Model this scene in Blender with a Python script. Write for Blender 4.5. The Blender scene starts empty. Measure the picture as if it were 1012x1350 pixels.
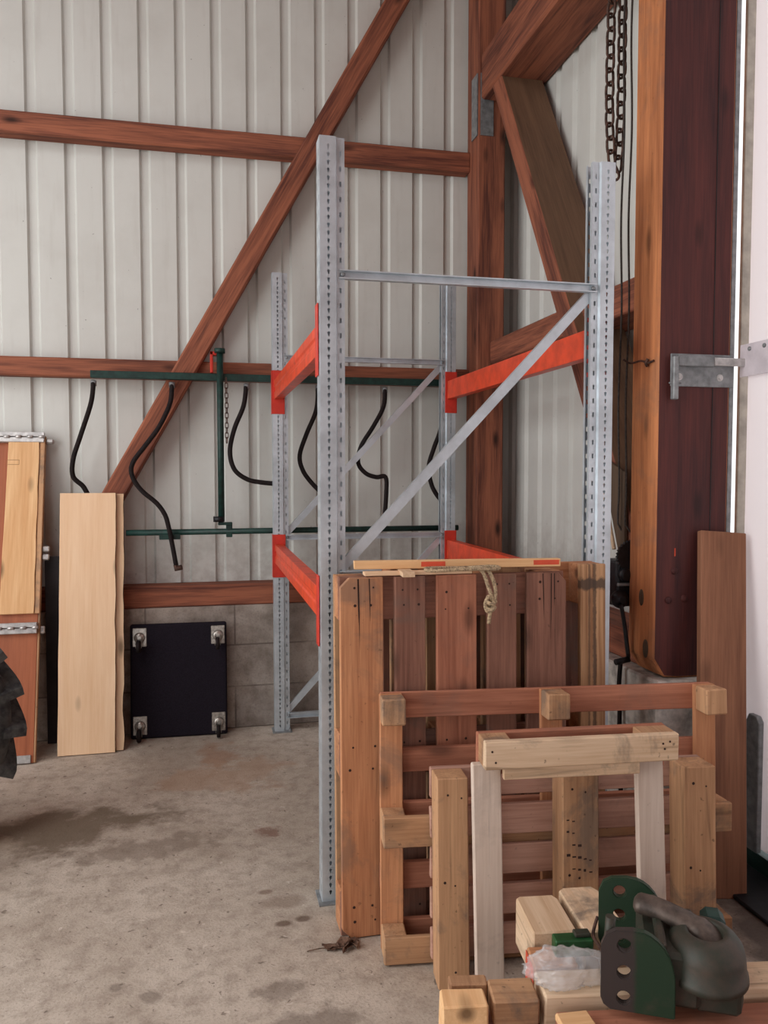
import bpy, bmesh, math, random
from mathutils import Vector, Matrix, noise as mnoise
random.seed(7)
C = bpy.context.scene.collection
PI = math.pi
V = Vector

# ------------------------------------------------------------------ materials
def s2l(c):
    out = []
    for v in c:
        v = v / 255.0
        out.append(v / 12.92 if v <= 0.04045 else ((v + 0.055) / 1.055) ** 2.4)
    return tuple(out) + (1.0,)

class NT:
    def __init__(self, name):
        m = bpy.data.materials.new(name); m.use_nodes = True
        self.m = m; self.t = m.node_tree; self.n = self.t.nodes; self.l = self.t.links
        self.b = self.n['Principled BSDF']
    def new(self, typ, **kw):
        nd = self.n.new(typ)
        for k, v in kw.items():
            if k.startswith('i_'):
                nd.inputs[k[2:].replace('_', ' ')].default_value = v
            else:
                setattr(nd, k, v)
        return nd
    def link(self, a, b): self.l.new(a, b)
    def math(self, op, a, b=None, clamp=False):
        nd = self.n.new('ShaderNodeMath'); nd.operation = op; nd.use_clamp = clamp
        for i, x in enumerate((a, b)):
            if x is None: continue
            if isinstance(x, (int, float)): nd.inputs[i].default_value = x
            else: self.l.new(x, nd.inputs[i])
        return nd.outputs[0]
    def mix(self, fac, a, b, mode='MIX'):
        nd = self.n.new('ShaderNodeMix'); nd.data_type = 'RGBA'; nd.blend_type = mode
        for idx, x in ((0, fac), (6, a), (7, b)):
            if isinstance(x, (int, float)): nd.inputs[idx].default_value = x
            elif isinstance(x, tuple): nd.inputs[idx].default_value = x
            else: self.l.new(x, nd.inputs[idx])
        return nd.outputs[2]
    def ramp(self, fac, stops):
        nd = self.n.new('ShaderNodeValToRGB')
        cr = nd.color_ramp
        while len(cr.elements) < len(stops): cr.elements.new(0.5)
        for e, (p, c) in zip(cr.elements, stops):
            e.position = p; e.color = c if isinstance(c, tuple) else (c, c, c, 1)
        self.l.new(fac, nd.inputs[0])
        return nd.outputs[0]
    def coords(self, scale=(1, 1, 1), rnd=True, loc=(0, 0, 0)):
        tc = self.n.new('ShaderNodeTexCoord')
        mp = self.n.new('ShaderNodeMapping'); mp.inputs['Scale'].default_value = scale
        mp.inputs['Location'].default_value = loc
        if rnd:
            oi = self.n.new('ShaderNodeObjectInfo')
            vm = self.n.new('ShaderNodeVectorMath'); vm.operation = 'ADD'
            k = self.math('MULTIPLY', oi.outputs['Random'], 37.0)
            self.l.new(tc.outputs['Object'], vm.inputs[0]); self.l.new(k, vm.inputs[1])
            self.l.new(vm.outputs[0], mp.inputs[0])
            self.rand = oi.outputs['Random']
        else:
            self.l.new(tc.outputs['Object'], mp.inputs[0])
        return mp.outputs[0]
    def noise(self, vec, scale, detail=4, rough=0.55, dist=0.0):
        nd = self.n.new('ShaderNodeTexNoise')
        nd.inputs['Scale'].default_value = scale; nd.inputs['Detail'].default_value = detail
        nd.inputs['Roughness'].default_value = rough; nd.inputs['Distortion'].default_value = dist
        self.l.new(vec, nd.inputs['Vector'])
        return nd.outputs['Fac']
    def bump(self, h, strength, dist=0.01):
        nd = self.n.new('ShaderNodeBump'); nd.inputs['Strength'].default_value = strength
        nd.inputs['Distance'].default_value = dist
        self.l.new(h, nd.inputs['Height']); self.l.new(nd.outputs[0], self.b.inputs['Normal'])

def wood(name, light, dark, axis=0, knots=0.5, grey=0.0, var=0.25, rough=0.75, greycol=(95, 88, 82), grain=1.0, spec=0.3):
    """grain runs along the given local axis"""
    t = NT(name)
    sc = [9.0, 9.0, 9.0]; sc[axis] = 0.7
    v = t.coords(tuple(sc))
    g1 = t.noise(v, 1.6, 5, 0.6, 0.6)
    sc2 = [60.0, 60.0, 60.0]; sc2[axis] = 2.2
    v2 = t.coords(tuple(sc2))
    g2 = t.noise(v2, 2.2, 3, 0.6)
    f = t.math('ADD', t.math('MULTIPLY', g1, 0.65), t.math('MULTIPLY', g2, 0.35))
    col = t.ramp(f, [(0.5 - 0.17 / grain, s2l(dark)), (0.5 + 0.13 / grain, s2l(light))])
    # knots
    if knots > 0:
        sk = [7.0, 7.0, 7.0]; sk[axis] = 2.6
        vk = t.coords(tuple(sk))
        vo = t.n.new('ShaderNodeTexVoronoi'); vo.inputs['Scale'].default_value = 0.9
        t.link(vk, vo.inputs['Vector'])
        km = t.ramp(vo.outputs['Distance'], [(0.05, 1.0), (0.16, 0.0)])
        kc = tuple(int(c * 0.42) for c in dark)
        col = t.mix(t.math('MULTIPLY', km, knots), col, s2l(kc))
    if grey > 0:
        vg = t.coords((1, 1, 1))
        ng = t.noise(vg, 4.5, 6, 0.65, 0.4)
        gm = t.ramp(ng, [(0.52, 0.0), (0.64, 1.0)])
        col = t.mix(t.math('MULTIPLY', gm, grey), col, s2l(greycol))
        st = [26.0, 26.0, 26.0]; st[axis] = 1.6
        vst = t.coords(tuple(st))
        nst = t.noise(vst, 1.0, 4, 0.6, 0.8)
        stm = t.ramp(nst, [(0.60, 0.0), (0.72, 1.0)])
        col = t.mix(t.math('MULTIPLY', stm, 0.5 * grey + 0.15), col, s2l(tuple(int(c * 0.55) for c in dark)))
        vs = t.coords((1, 1, 1))
        ns = t.noise(vs, 55, 2, 0.5)
        sm = t.ramp(ns, [(0.70, 0.0), (0.76, 1.0)])
        col = t.mix(t.math('MULTIPLY', sm, grey * 0.8), col, s2l(tuple(int(c * 0.35) for c in dark)))
    hv = t.n.new('ShaderNodeHueSaturation')
    val = t.math('ADD', t.math('MULTIPLY', t.rand, 2 * var), 1 - var)
    t.link(val, hv.inputs['Value']); t.link(col, hv.inputs['Color'])
    t.link(hv.outputs[0], t.b.inputs['Base Color'])
    t.b.inputs['Roughness'].default_value = rough
    t.b.inputs['Specular IOR Level'].default_value = spec
    t.bump(f, 0.35, 0.004)
    return t.m

def plain(name, col, rough=0.6, metal=0.0, vary=0.12, scale=12, bump=0.0, col2=None, spec=0.4):
    t = NT(name)
    v = t.coords((1, 1, 1))
    n = t.noise(v, scale, 5, 0.6)
    c2 = col2 or tuple(int(c * (1 - 2.2 * vary)) for c in col)
    col = t.ramp(n, [(0.35, s2l(c2)), (0.62, s2l(col))])
    t.link(col, t.b.inputs['Base Color'])
    t.b.inputs['Roughness'].default_value = rough; t.b.inputs['Metallic'].default_value = metal
    t.b.inputs['Specular IOR Level'].default_value = spec
    if bump: t.bump(n, bump, 0.004)
    return t.m

def wset(name, *a, **k):
    return [wood(name + '_' + 'xyz'[i], *a, axis=i, **k) for i in range(3)]

M_STAIN = wset('stained_timber', (154, 94, 70), (92, 53, 43), knots=0.9, var=0.06, grain=1.5)
M_DUSTY = wset('dusty_timber', (128, 98, 76), (98, 74, 58), knots=0.0, var=0.05)
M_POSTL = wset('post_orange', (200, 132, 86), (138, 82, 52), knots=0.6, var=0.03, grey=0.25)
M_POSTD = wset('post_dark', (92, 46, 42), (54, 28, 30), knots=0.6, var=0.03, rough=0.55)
M_PALO = wset('pallet_orange', (198, 142, 102), (148, 94, 64), knots=0.7, grey=0.45, var=0.1)
M_PALB = wset('pallet_brown', (150, 106, 88), (102, 68, 56), knots=0.6, grey=0.45, var=0.12)
M_PALR = wset('pallet_red', (182, 122, 96), (134, 82, 62), knots=0.6, grey=0.2, var=0.08)
M_PALP = wset('pallet_pink', (188, 148, 130), (150, 110, 94), knots=0.5, grey=0.3, var=0.08)
M_PALL = wset('pallet_light', (224, 198, 168), (190, 156, 122), knots=0.35, grey=0.75, var=0.06)
M_PALT = wset('pallet_tan', (196, 154, 116), (150, 110, 80), knots=0.5, grey=0.65, var=0.08)
M_PALW = wset('pallet_white', (216, 200, 186), (192, 172, 156), knots=0.3, grey=0.25, var=0.04)
M_PINE = wset('fresh_pine', (238, 206, 172), (222, 182, 142), knots=0.7, var=0.04, grain=0.8)
M_PINE2 = wset('yellow_pine', (236, 196, 148), (208, 156, 106), knots=0.8, var=0.04, grain=0.9)
M_PLANK = wset('brown_plank', (152, 106, 80), (112, 74, 56), knots=0.35, var=0.03)
M_REDP = wset('red_panel', (172, 102, 70), (142, 80, 54), knots=0.1, var=0.03, rough=0.45)
M_BARK = plain('bark', (110, 80, 58), 0.95, vary=0.25, scale=40, bump=0.6)
M_DARKB = plain('black_board', (46, 42, 44), 0.8, vary=0.1)
M_DARKW = wset('dark_plywood', (96, 78, 62), (66, 52, 42), knots=0.0, var=0.05)
M_CARPET = plain('black_carpet', (36, 32, 40), 0.95, vary=0.1, scale=200, bump=0.2, spec=0.1)
M_GALV = plain('galvanised_steel', (206, 216, 223), 0.38, 0.55, vary=0.05, scale=9)
M_CAST = plain('castor_zinc', (186, 180, 172), 0.3, 0.6, vary=0.12, scale=60)
M_GALVD = plain('dull_galvanised', (148, 152, 154), 0.45, 0.35, vary=0.1, scale=25)
M_ZINC = plain('zinc_plate', (208, 206, 204), 0.32, 0.5, vary=0.08, scale=30)
M_ORANGE = plain('orange_paint', (226, 78, 44), 0.38, 0.0, vary=0.06, scale=14)
M_CONN = plain('red_paint', (206, 58, 44), 0.4, 0.0, vary=0.05, scale=14)
M_GREENP = plain('green_paint', (26, 60, 54), 0.5, 0.0, vary=0.15, scale=30)
M_RUBBER = plain('black_rubber', (34, 26, 26), 0.75, vary=0.15, scale=60, spec=0.2)
M_BLACKI = plain('black_iron', (34, 34, 38), 0.45, 0.3, vary=0.15, scale=40)
M_RUST = plain('rusty_iron', (96, 70, 60), 0.7, 0.35, vary=0.2, scale=60)
M_ROPE = plain('hemp_rope', (196, 172, 138), 0.95, vary=0.18, scale=160, bump=0.6)
M_CORD = plain('dark_cord', (64, 58, 54), 0.9, vary=0.15, scale=100)
M_REDSP = plain('red_mark', (214, 84, 56), 0.6, vary=0.05)
M_LEAF = plain('dry_leaf', (112, 84, 68), 0.9, vary=0.2, scale=60, bump=0.4)
M_GREENB = plain('bright_green_paint', (34, 84, 46), 0.4, 0.0, vary=0.12, scale=30)
M_TYRE = plain('tyre_rubber', (78, 77, 74), 0.85, vary=0.18, scale=22, bump=0.4, col2=(34, 34, 36))
M_RIM = plain('wheel_rim', (190, 170, 60), 0.5, vary=0.1)
M_WIRE = plain('thin_wire', (70, 60, 55), 0.8)
M_INK = plain('ink', (150, 104, 66), 0.8)

def mat_sheet(name, col):
    t = NT(name)
    v = t.coords((1, 1, 1), rnd=False)
    n = t.noise(v, 3.0, 6, 0.6)
    c = t.mix(t.math('MULTIPLY', t.ramp(n, [(0.45, 0.0), (0.75, 1.0)]), 0.16), s2l(col), s2l((150, 142, 132)))
    vs = t.coords((1, 1, 0.12), rnd=False)
    n2 = t.noise(vs, 18, 4, 0.6)
    c = t.mix(t.math('MULTIPLY', t.ramp(n2, [(0.55, 0.0), (0.75, 1.0)]), 0.12), c, s2l((140, 128, 116)))
    # patchy brown tint, stronger low on the sheet
    sx = t.n.new('ShaderNodeSeparateXYZ'); t.link(v, sx.inputs[0])
    low = t.math('SUBTRACT', 1.0, t.math('MULTIPLY', t.math('SUBTRACT', sx.outputs[2], 0.75), 1.6, True), True)
    n3 = t.noise(v, 9, 6, 0.7)
    c = t.mix(t.math('MULTIPLY', t.math('MULTIPLY', low, t.ramp(n3, [(0.42, 0.0), (0.66, 1.0)])), 0.5), c, s2l((122, 108, 100)))
    n4 = t.noise(v, 60, 2, 0.5)
    c = t.mix(t.math('MULTIPLY', t.ramp(n4, [(0.76, 0.0), (0.80, 1.0)]), 0.6), c, s2l((70, 62, 56)))
    t.link(c, t.b.inputs['Base Color'])
    t.b.inputs['Roughness'].default_value = 0.5
    t.bump(n, 0.05, 0.01)
    return t.m
M_SHEET = mat_sheet('grey_white_sheet', (206, 208, 203))
M_PLATE = plain('pale_plate', (214, 206, 212), 0.5, vary=0.04)
M_JAMB = plain('beige_jamb', (176, 164, 152), 0.6, vary=0.08)
def mat_door():
    t = NT('white_translucent_sheet')
    t.b.inputs['Base Color'].default_value = (0.93, 0.90, 0.905, 1); t.b.inputs['Roughness'].default_value = 0.5
    tr = t.n.new('ShaderNodeBsdfTranslucent'); tr.inputs['Color'].default_value = (0.95, 0.90, 0.91, 1)
    mx = t.n.new('ShaderNodeMixShader'); mx.inputs[0].default_value = 0.45
    t.link(t.b.outputs[0], mx.inputs[1]); t.link(tr.outputs[0], mx.inputs[2])
    t.link(mx.outputs[0], t.n['Material Output'].inputs['Surface'])
    return t.m
M_DOOR = mat_door()

def mat_block(name, mode):
    t = NT(name)
    tc = t.n.new('ShaderNodeTexCoord')
    sx = t.n.new('ShaderNodeSeparateXYZ'); t.link(tc.outputs['Object'], sx.inputs[0])
    cx = t.n.new('ShaderNodeCombineXYZ')
    t.link(t.math('ADD', sx.outputs[0 if mode == 'x' else 1], 20.08), cx.inputs[0]); t.link(sx.outputs[2], cx.inputs[1])
    br = t.n.new('ShaderNodeTexBrick')
    br.offset = 0.5
    br.inputs['Scale'].default_value = 1.0
    br.inputs['Brick Width'].default_value = 0.5; br.inputs['Row Height'].default_value = 0.246
    br.inputs['Mortar Size'].default_value = 0.005; br.inputs['Mortar Smooth'].default_value = 0.2
    br.inputs['Color1'].default_value = s2l((170, 158, 146)); br.inputs['Color2'].default_value = s2l((148, 138, 130))
    br.inputs['Mortar'].default_value = s2l((108, 98, 92))
    t.link(cx.outputs[0], br.inputs['Vector'])
    n = t.noise(tc.outputs['Object'], 6, 6, 0.65)
    n2 = t.noise(tc.outputs['Object'], 90, 3, 0.6)
    c = t.mix(t.ramp(n, [(0.42, 0.0), (0.62, 0.75)]), br.outputs['Color'], s2l((104, 91, 82)))
    n9 = t.noise(tc.outputs['Object'], 2.2, 4, 0.6)
    c = t.mix(t.ramp(n9, [(0.5, 0.0), (0.7, 0.5)]), c, s2l((186, 174, 162)))
    c = t.mix(t.ramp(n2, [(0.5, 0.0), (0.75, 0.35)]), c, s2l((84, 76, 70)))
    t.link(c, t.b.inputs['Base Color']); t.b.inputs['Roughness'].default_value = 0.95
    h = t.math('ADD', t.math('MULTIPLY', br.outputs['Fac'], -0.7), t.math('MULTIPLY', n2, 0.5))
    t.bump(h, 0.6, 0.006)
    return t.m
M_BLKX = mat_block('concrete_blocks_x', 'x'); M_BLKY = mat_block('concrete_blocks_y', 'y')
M_WHITEW = plain('whitewashed_concrete', (206, 200, 192), 0.95, vary=0.12, scale=18, bump=0.4)

def mat_floor():
    t = NT('concrete_floor')
    v = t.coords((1, 1, 1), rnd=False)
    n1 = t.noise(v, 1.3, 6, 0.6, 0.3); n2 = t.noise(v, 14, 6, 0.7); n3 = t.noise(v, 120, 3, 0.6)
    c = t.ramp(n1, [(0.35, s2l((168, 155, 141))), (0.65, s2l((200, 189, 176)))])
    c = t.mix(t.math('MULTIPLY', t.ramp(n2, [(0.44, 0.0), (0.66, 1.0)]), 0.6), c, s2l((138, 124, 111)))
    c = t.mix(t.math('MULTIPLY', t.ramp(n3, [(0.52, 0.0), (0.70, 1.0)]), 0.36), c, s2l((104, 92, 82)))
    n5 = t.noise(v, 42, 2, 0.5, 0.5)
    c = t.mix(t.math('MULTIPLY', t.ramp(n5, [(0.68, 0.0), (0.71, 1.0)]), 0.6), c, s2l((86, 72, 62)))
    n6 = t.noise(v, 30, 2, 0.5, 0.3)
    c = t.mix(t.math('MULTIPLY', t.ramp(n6, [(0.70, 0.0), (0.74, 1.0)]), 0.5), c, s2l((216, 206, 194)))
    def spot(c, x, y, rx, ry, ang, col, amt, nz=0.5, nsc=7.0):
        mp = t.n.new('ShaderNodeMapping'); mp.vector_type = 'TEXTURE'
        mp.inputs['Location'].default_value = (x, y, 0); mp.inputs['Rotation'].default_value = (0, 0, ang)
        mp.inputs['Scale'].default_value = (rx, ry, 1)
        t.link(v, mp.inputs[0])
        ln = t.n.new('ShaderNodeVectorMath'); ln.operation = 'LENGTH'; t.link(mp.outputs[0], ln.inputs[0])
        nn = t.noise(v, nsc, 5, 0.65)
        d = t.math('ADD', ln.outputs['Value'], t.math('MULTIPLY', t.math('SUBTRACT', nn, 0.5), nz * 4))
        m = t.ramp(d, [(0.55, 1.0), (1.1, 0.0)])
        return t.mix(t.math('MULTIPLY', m, amt), c, s2l(col))
    # stains: wet patch by the tyre, drips by the rack, rusty marks
    c = spot(c, -0.62, 3.47, 0.52, 0.20, 0.1, (108, 94, 78), 0.8, 0.8, 4.0)
    c = spot(c, -0.98, 3.42, 0.26, 0.13, -0.3, (178, 164, 146), 0.7)
    c = spot(c, -0.25, 3.25, 0.36, 0.10, 0.1, (122, 108, 96), 0.55, 0.8, 8.0)
    c = spot(c, 0.245, 2.585, 0.035, 0.022, 0, (104, 86, 74), 0.85, 0.1, 20)
    c = spot(c, 0.31, 2.60, 0.035, 0.022, 0, (104, 86, 74), 0.85, 0.1, 20)
    c = spot(c, 0.20, 2.80, 0.035, 0.02, 0, (120, 100, 86), 0.7, 0.1, 20)
    c = spot(c, 0.26, 2.72, 0.09, 0.05, 0, (128, 110, 96), 0.5, 0.2, 12)
    c = spot(c, 0.25, 3.27, 0.06, 0.05, 0, (120, 86, 74), 0.7, 0.9, 14)
    c = spot(c, 0.05, 4.25, 0.13, 0.25, 0, (150, 112, 88), 0.55, 0.9, 5)
    c = spot(c, 0.10, 3.95, 0.35, 0.25, 0, (166, 136, 112), 0.5, 0.9, 5)
    c = spot(c, 0.27, 2.06, 0.17, 0.10, 0, (112, 100, 90), 0.6, 0.8, 8)
    c = spot(c, 0.20, 2.25, 0.08, 0.05, 0, (112, 100, 90), 0.55, 0.8, 10)
    c = spot(c, -0.16, 2.30, 0.04, 0.03, 0, (112, 100, 90), 0.6, 0.7, 14)
    c = spot(c, -0.26, 2.36, 0.03, 0.025, 0, (112, 100, 90), 0.6, 0.7, 14)
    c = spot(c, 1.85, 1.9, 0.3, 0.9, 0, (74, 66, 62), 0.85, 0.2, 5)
    t.link(c, t.b.inputs['Base Color'])
    t.b.inputs['Roughness'].default_value = 0.85; t.b.inputs['Specular IOR Level'].default_value = 0.25
    h = t.math('ADD', t.math('MULTIPLY', n2, 0.6), t.math('MULTIPLY', n3, 0.5))
    t.bump(h, 0.5, 0.006)
    return t.m
M_FLOOR = mat_floor()

def mat_hitch(name, split=None):
    t = NT(name)
    v = t.coords((1, 1, 1), rnd=False)
    n = t.noise(v, 16, 6, 0.7)
    if split is None:
        c = t.ramp(n, [(0.36, s2l((42, 50, 40))), (0.5, s2l((56, 53, 44))), (0.66, s2l((72, 60, 50)))])
    else:
        sx = t.n.new('ShaderNodeSeparateXYZ'); t.link(v, sx.inputs[0])
        m = t.math('ADD', t.math('MULTIPLY', t.math('SUBTRACT', sx.outputs[0], split), 60), t.math('MULTIPLY', n, 1.2))
        c = t.mix(t.ramp(m, [(0.3, 0.0), (0.9, 1.0)]), s2l((58, 50, 48)), s2l((30, 54, 36)))
        c = t.mix(t.math('MULTIPLY', t.ramp(n, [(0.55, 0.0), (0.75, 1.0)]), 0.4), c, s2l((78, 64, 56)))
    t.link(c, t.b.inputs['Base Color']); t.b.inputs['Roughness'].default_value = 0.55
    t.b.inputs['Metallic'].default_value = 0.1
    t.bump(n, 0.3, 0.003)
    return t.m
M_HIT = mat_hitch('worn_cast_iron'); M_HITF = mat_hitch('half_painted_plate', 0.07); M_HITR = mat_hitch('green_plate', -0.2)
M_PLAT = plain('worn_edge_steel', (104, 92, 84), 0.5, 0.4, vary=0.15, scale=30)

def mat_plastic():
    t = NT('clear_plastic_film')
    t.b.inputs['Base Color'].default_value = (0.86, 0.87, 0.88, 1)
    t.b.inputs['Roughness'].default_value = 0.12
    t.b.inputs['Alpha'].default_value = 0.26
    t.b.inputs['Specular IOR Level'].default_value = 0.9
    return t.m
M_PLASTIC = mat_plastic()

def mat_marked():
    t = NT('marked_skid')
    v = t.coords((1, 1, 1), rnd=False)
    sx = t.n.new('ShaderNodeSeparateXYZ'); t.link(v, sx.inputs[0])
    vg = t.coords((0.8, 30, 30), rnd=False)
    n = t.noise(vg, 2.0, 5, 0.65, 0.4)
    c = t.ramp(n, [(0.35, s2l((150, 108, 74))), (0.62, s2l((204, 162, 120)))])
    n2 = t.noise(v, 40, 4, 0.7)
    def band(o, c0, w):
        d = t.math('ABSOLUTE', t.math('SUBTRACT', o, c0))
        d = t.math('ADD', d, t.math('MULTIPLY', t.math('SUBTRACT', n2, 0.5), w * 1.6))
        return t.ramp(t.math('DIVIDE', d, w), [(0.55, 1.0), (1.0, 0.0)])
    dk = s2l((70, 58, 50))
    c = t.mix(t.math('MULTIPLY', band(sx.outputs[1], 0.732, 0.008), 0.75), c, dk)
    c = t.mix(t.math('MULTIPLY', band(sx.outputs[1], 0.712, 0.005), 0.55), c, dk)
    c = t.mix(t.math('MULTIPLY', band(sx.outputs[0], 1.105, 0.024), 0.85), c, dk)
    t.link(c, t.b.inputs['Base Color']); t.b.inputs['Roughness'].default_value = 0.8
    t.bump(n, 0.35, 0.004)
    return t.m
M_MARK = mat_marked()

# ------------------------------------------------------------------ mesh helpers
def frame(o, ex, ey, ez):
    return Matrix(((ex[0], ey[0], ez[0], o[0]), (ex[1], ey[1], ez[1], o[1]), (ex[2], ey[2], ez[2], o[2]), (0, 0, 0, 1)))

def add_box(bm, lo, hi, bev=0.0, mat=None, seg=1, jit=0.0):
    vs = []
    for z in (lo[2], hi[2]):
        for y in (lo[1], hi[1]):
            for x in (lo[0], hi[0]):
                p = V((x, y, z))
                if jit: p += V([random.uniform(-jit, jit) for _ in range(3)])
                vs.append(bm.verts.new(mat @ p if mat else p))
    fs = []
    for q in ((0, 2, 3, 1), (4, 5, 7, 6), (0, 1, 5, 4), (2, 6, 7, 3), (0, 4, 6, 2), (1, 3, 7, 5)):
        fs.append(bm.faces.new([vs[i] for i in q]))
    if bev > 0:
        es = list({e for f in fs for e in f.edges})
        bmesh.ops.bevel(bm, geom=es, offset=bev, segments=seg, affect='EDGES', profile=0.5)
    return fs

def add_prism(bm, pts, d, bev=0.0, mat=None):
    """pts: 3D polygon (planar), extruded by vector d"""
    d = V(d)
    a = [bm.verts.new(mat @ V(p) if mat else V(p)) for p in pts]
    b = [bm.verts.new(mat @ (V(p) + d) if mat else V(p) + d) for p in pts]
    n = len(pts)
    fs = [bm.faces.new(a[::-1]), bm.faces.new(b)]
    for i in range(n):
        j = (i + 1) % n
        fs.append(bm.faces.new((a[i], a[j], b[j], b[i])))
    bmesh.ops.recalc_face_normals(bm, faces=fs)
    if bev > 0:
        es = [e for e in {e for f in fs for e in f.edges} if e.calc_face_angle(0) > 0.5]
        bmesh.ops.bevel(bm, geom=es, offset=bev, segments=1, affect='EDGES')
    return fs

def smooth_path(pts, n=8):
    pts = [V(p) for p in pts]
    out = []
    for i in range(len(pts) - 1):
        p0 = pts[max(i - 1, 0)]; p1 = pts[i]; p2 = pts[i + 1]; p3 = pts[min(i + 2, len(pts) - 1)]
        for k in range(n):
            t = k / n
            out.append(0.5 * ((2 * p1) + (p2 - p0) * t + (2 * p0 - 5 * p1 + 4 * p2 - p3) * t * t + (3 * p1 - p0 - 3 * p2 + p3) * t ** 3))
    out.append(pts[-1])
    return out

def add_tube(bm, pts, r, seg=10, closed=False, cap=True, radii=None, sq=(1, 1)):
    pts = [V(p) for p in pts]
    n = len(pts)
    rings = []
    prev = None
    for i, p in enumerate(pts):
        if closed: t = pts[(i + 1) % n] - pts[i - 1]
        else: t = pts[min(i + 1, n - 1)] - pts[max(i - 1, 0)]
        t.normalize()
        if prev is None:
            u = t.cross(V((0, 0, 1)))
            if u.length < 0.05: u = t.cross(V((1, 0, 0)))
            u.normalize()
        else:
            u = prev - t * prev.dot(t); u.normalize()
        prev = u
        w = t.cross(u)
        rr = radii[i] if radii else r
        rings.append([bm.verts.new(p + (u * math.cos(2 * PI * k / seg) * sq[0] + w * math.sin(2 * PI * k / seg) * sq[1]) * rr) for k in range(seg)])
    m = n if closed else n - 1
    for i in range(m):
        a = rings[i]; b = rings[(i + 1) % n]
        for k in range(seg):
            j = (k + 1) % seg
            f = bm.faces.new((a[k], a[j], b[j], b[k])); f.smooth = True
    if cap and not closed:
        bm.faces.new(rings[0][::-1]); bm.faces.new(rings[-1])

def add_lathe(bm, prof, mat, seg=24, closed=False):
    """prof: (r, h) along local z of mat"""
    rings = []
    for r, h in prof:
        rings.append([bm.verts.new(mat @ V((r * math.cos(2 * PI * k / seg), r * math.sin(2 * PI * k / seg), h))) for k in range(seg)])
    fs = []
    for a, b in zip(rings[:-1], rings[1:]):
        for k in range(seg):
            j = (k + 1) % seg
            f = bm.faces.new((a[k], a[j], b[j], b[k])); f.smooth = True; fs.append(f)
    if not closed:
        fs.append(bm.faces.new(rings[0][::-1])); fs.append(bm.faces.new(rings[-1]))
    bmesh.ops.recalc_face_normals(bm, faces=fs)

def plate_with_holes(bm, outline, holes, d, mat=None):
    """outline and holes are (x,z) loops in the y=0 plane; extruded by d along y; uses triangle fill"""
    def mk(y):
        es = []; loops = []
        for lp in [outline] + holes:
            vs = [bm.verts.new(mat @ V((p[0], y, p[1])) if mat else V((p[0], y, p[1]))) for p in lp]
            loops.append(vs)
            for i in range(len(vs)): es.append(bm.edges.new((vs[i], vs[(i + 1) % len(vs)])))
        r = bmesh.ops.triangle_fill(bm, use_beauty=True, use_dissolve=False, edges=es)
        return loops
    a = mk(0); b = mk(d)
    for la, lb in zip(a, b):
        for i in range(len(la)):
            j = (i + 1) % len(la)
            bm.faces.new((la[i], la[j], lb[j], lb[i]))
    bmesh.ops.recalc_face_normals(bm, faces=bm.faces[:])

def circ(cx, cz, r, n=16):
    return [(cx + r * math.cos(2 * PI * k / n), cz + r * math.sin(2 * PI * k / n)) for k in range(n)]

WM = {}
def mkmesh(name, bm, mat):
    me = bpy.data.meshes.new(name); bm.normal_update(); bm.to_mesh(me); bm.free()
    for m in (mat if isinstance(mat, (list, tuple)) else [mat]): me.materials.append(m)
    return me

def part(name, bm, mat, parent=None, world=False, label=None):
    if world and parent is not None:
        bm.transform(WM[parent.name].inverted())
    o = bpy.data.objects.new(name, mkmesh(name, bm, mat)); C.objects.link(o)
    if parent is not None:
        o.parent = parent; WM[o.name] = WM[parent.name]
    else:
        WM[o.name] = Matrix.Identity(4)
    if label: o['label'] = label
    return o

def thing(name, label, cat, loc=(0, 0, 0), group=None, mat=None):
    o = bpy.data.objects.new(name, None); C.objects.link(o)
    o.empty_display_size = 0.1
    m = mat if mat is not None else Matrix.Translation(V(loc))
    o.matrix_world = m; WM[o.name] = m.copy()
    o['label'] = label; o['category'] = cat
    if group: o['group'] = group
    return o

def tag(o, label, cat, group=None, kind=None):
    o['label'] = label; o['category'] = cat
    if group: o['group'] = group
    if kind: o['kind'] = kind
    return o

def solo(name, bm, mat, label, cat, group=None, kind=None, origin=None):
    if origin is not None: bm.transform(Matrix.Translation(-V(origin)))
    o = part(name, bm, mat)
    if origin is not None:
        o.location = origin; WM[o.name] = Matrix.Translation(V(origin))
    return tag(o, label, cat, group, kind)

def NB(): return bmesh.new()
def box_bm(lo, hi, bev=0.004, **k):
    bm = NB(); add_box(bm, lo, hi, bev, **k); return bm

# ------------------------------------------------------------------ camera
f_px = 1050.0
yaw = math.atan2(238, f_px); pitch = -math.atan2(53, f_px)
fw = V((math.sin(yaw) * math.cos(pitch), math.cos(yaw) * math.cos(pitch), math.sin(pitch)))
rt = V((math.cos(yaw), -math.sin(yaw), 0)); up = rt.cross(fw)
cam = bpy.data.cameras.new('camera'); co = bpy.data.objects.new('camera', cam); C.objects.link(co)
cam.sensor_fit = 'VERTICAL'; cam.sensor_height = 36.0; cam.lens = 36.0 * f_px / 1350.0
cam.clip_start = 0.02
co.matrix_world = frame((0, 0, 1.5), rt, up, -fw)
bpy.context.scene.camera = co

# ------------------------------------------------------------------ setting
bm = NB(); add_box(bm, (-9, -7, -0.2), (4.2, 4.95, 0.0))
solo('floor', bm, M_FLOOR, 'worn grey concrete floor with dark stains and bits of straw', 'floor', kind='structure')

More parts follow.
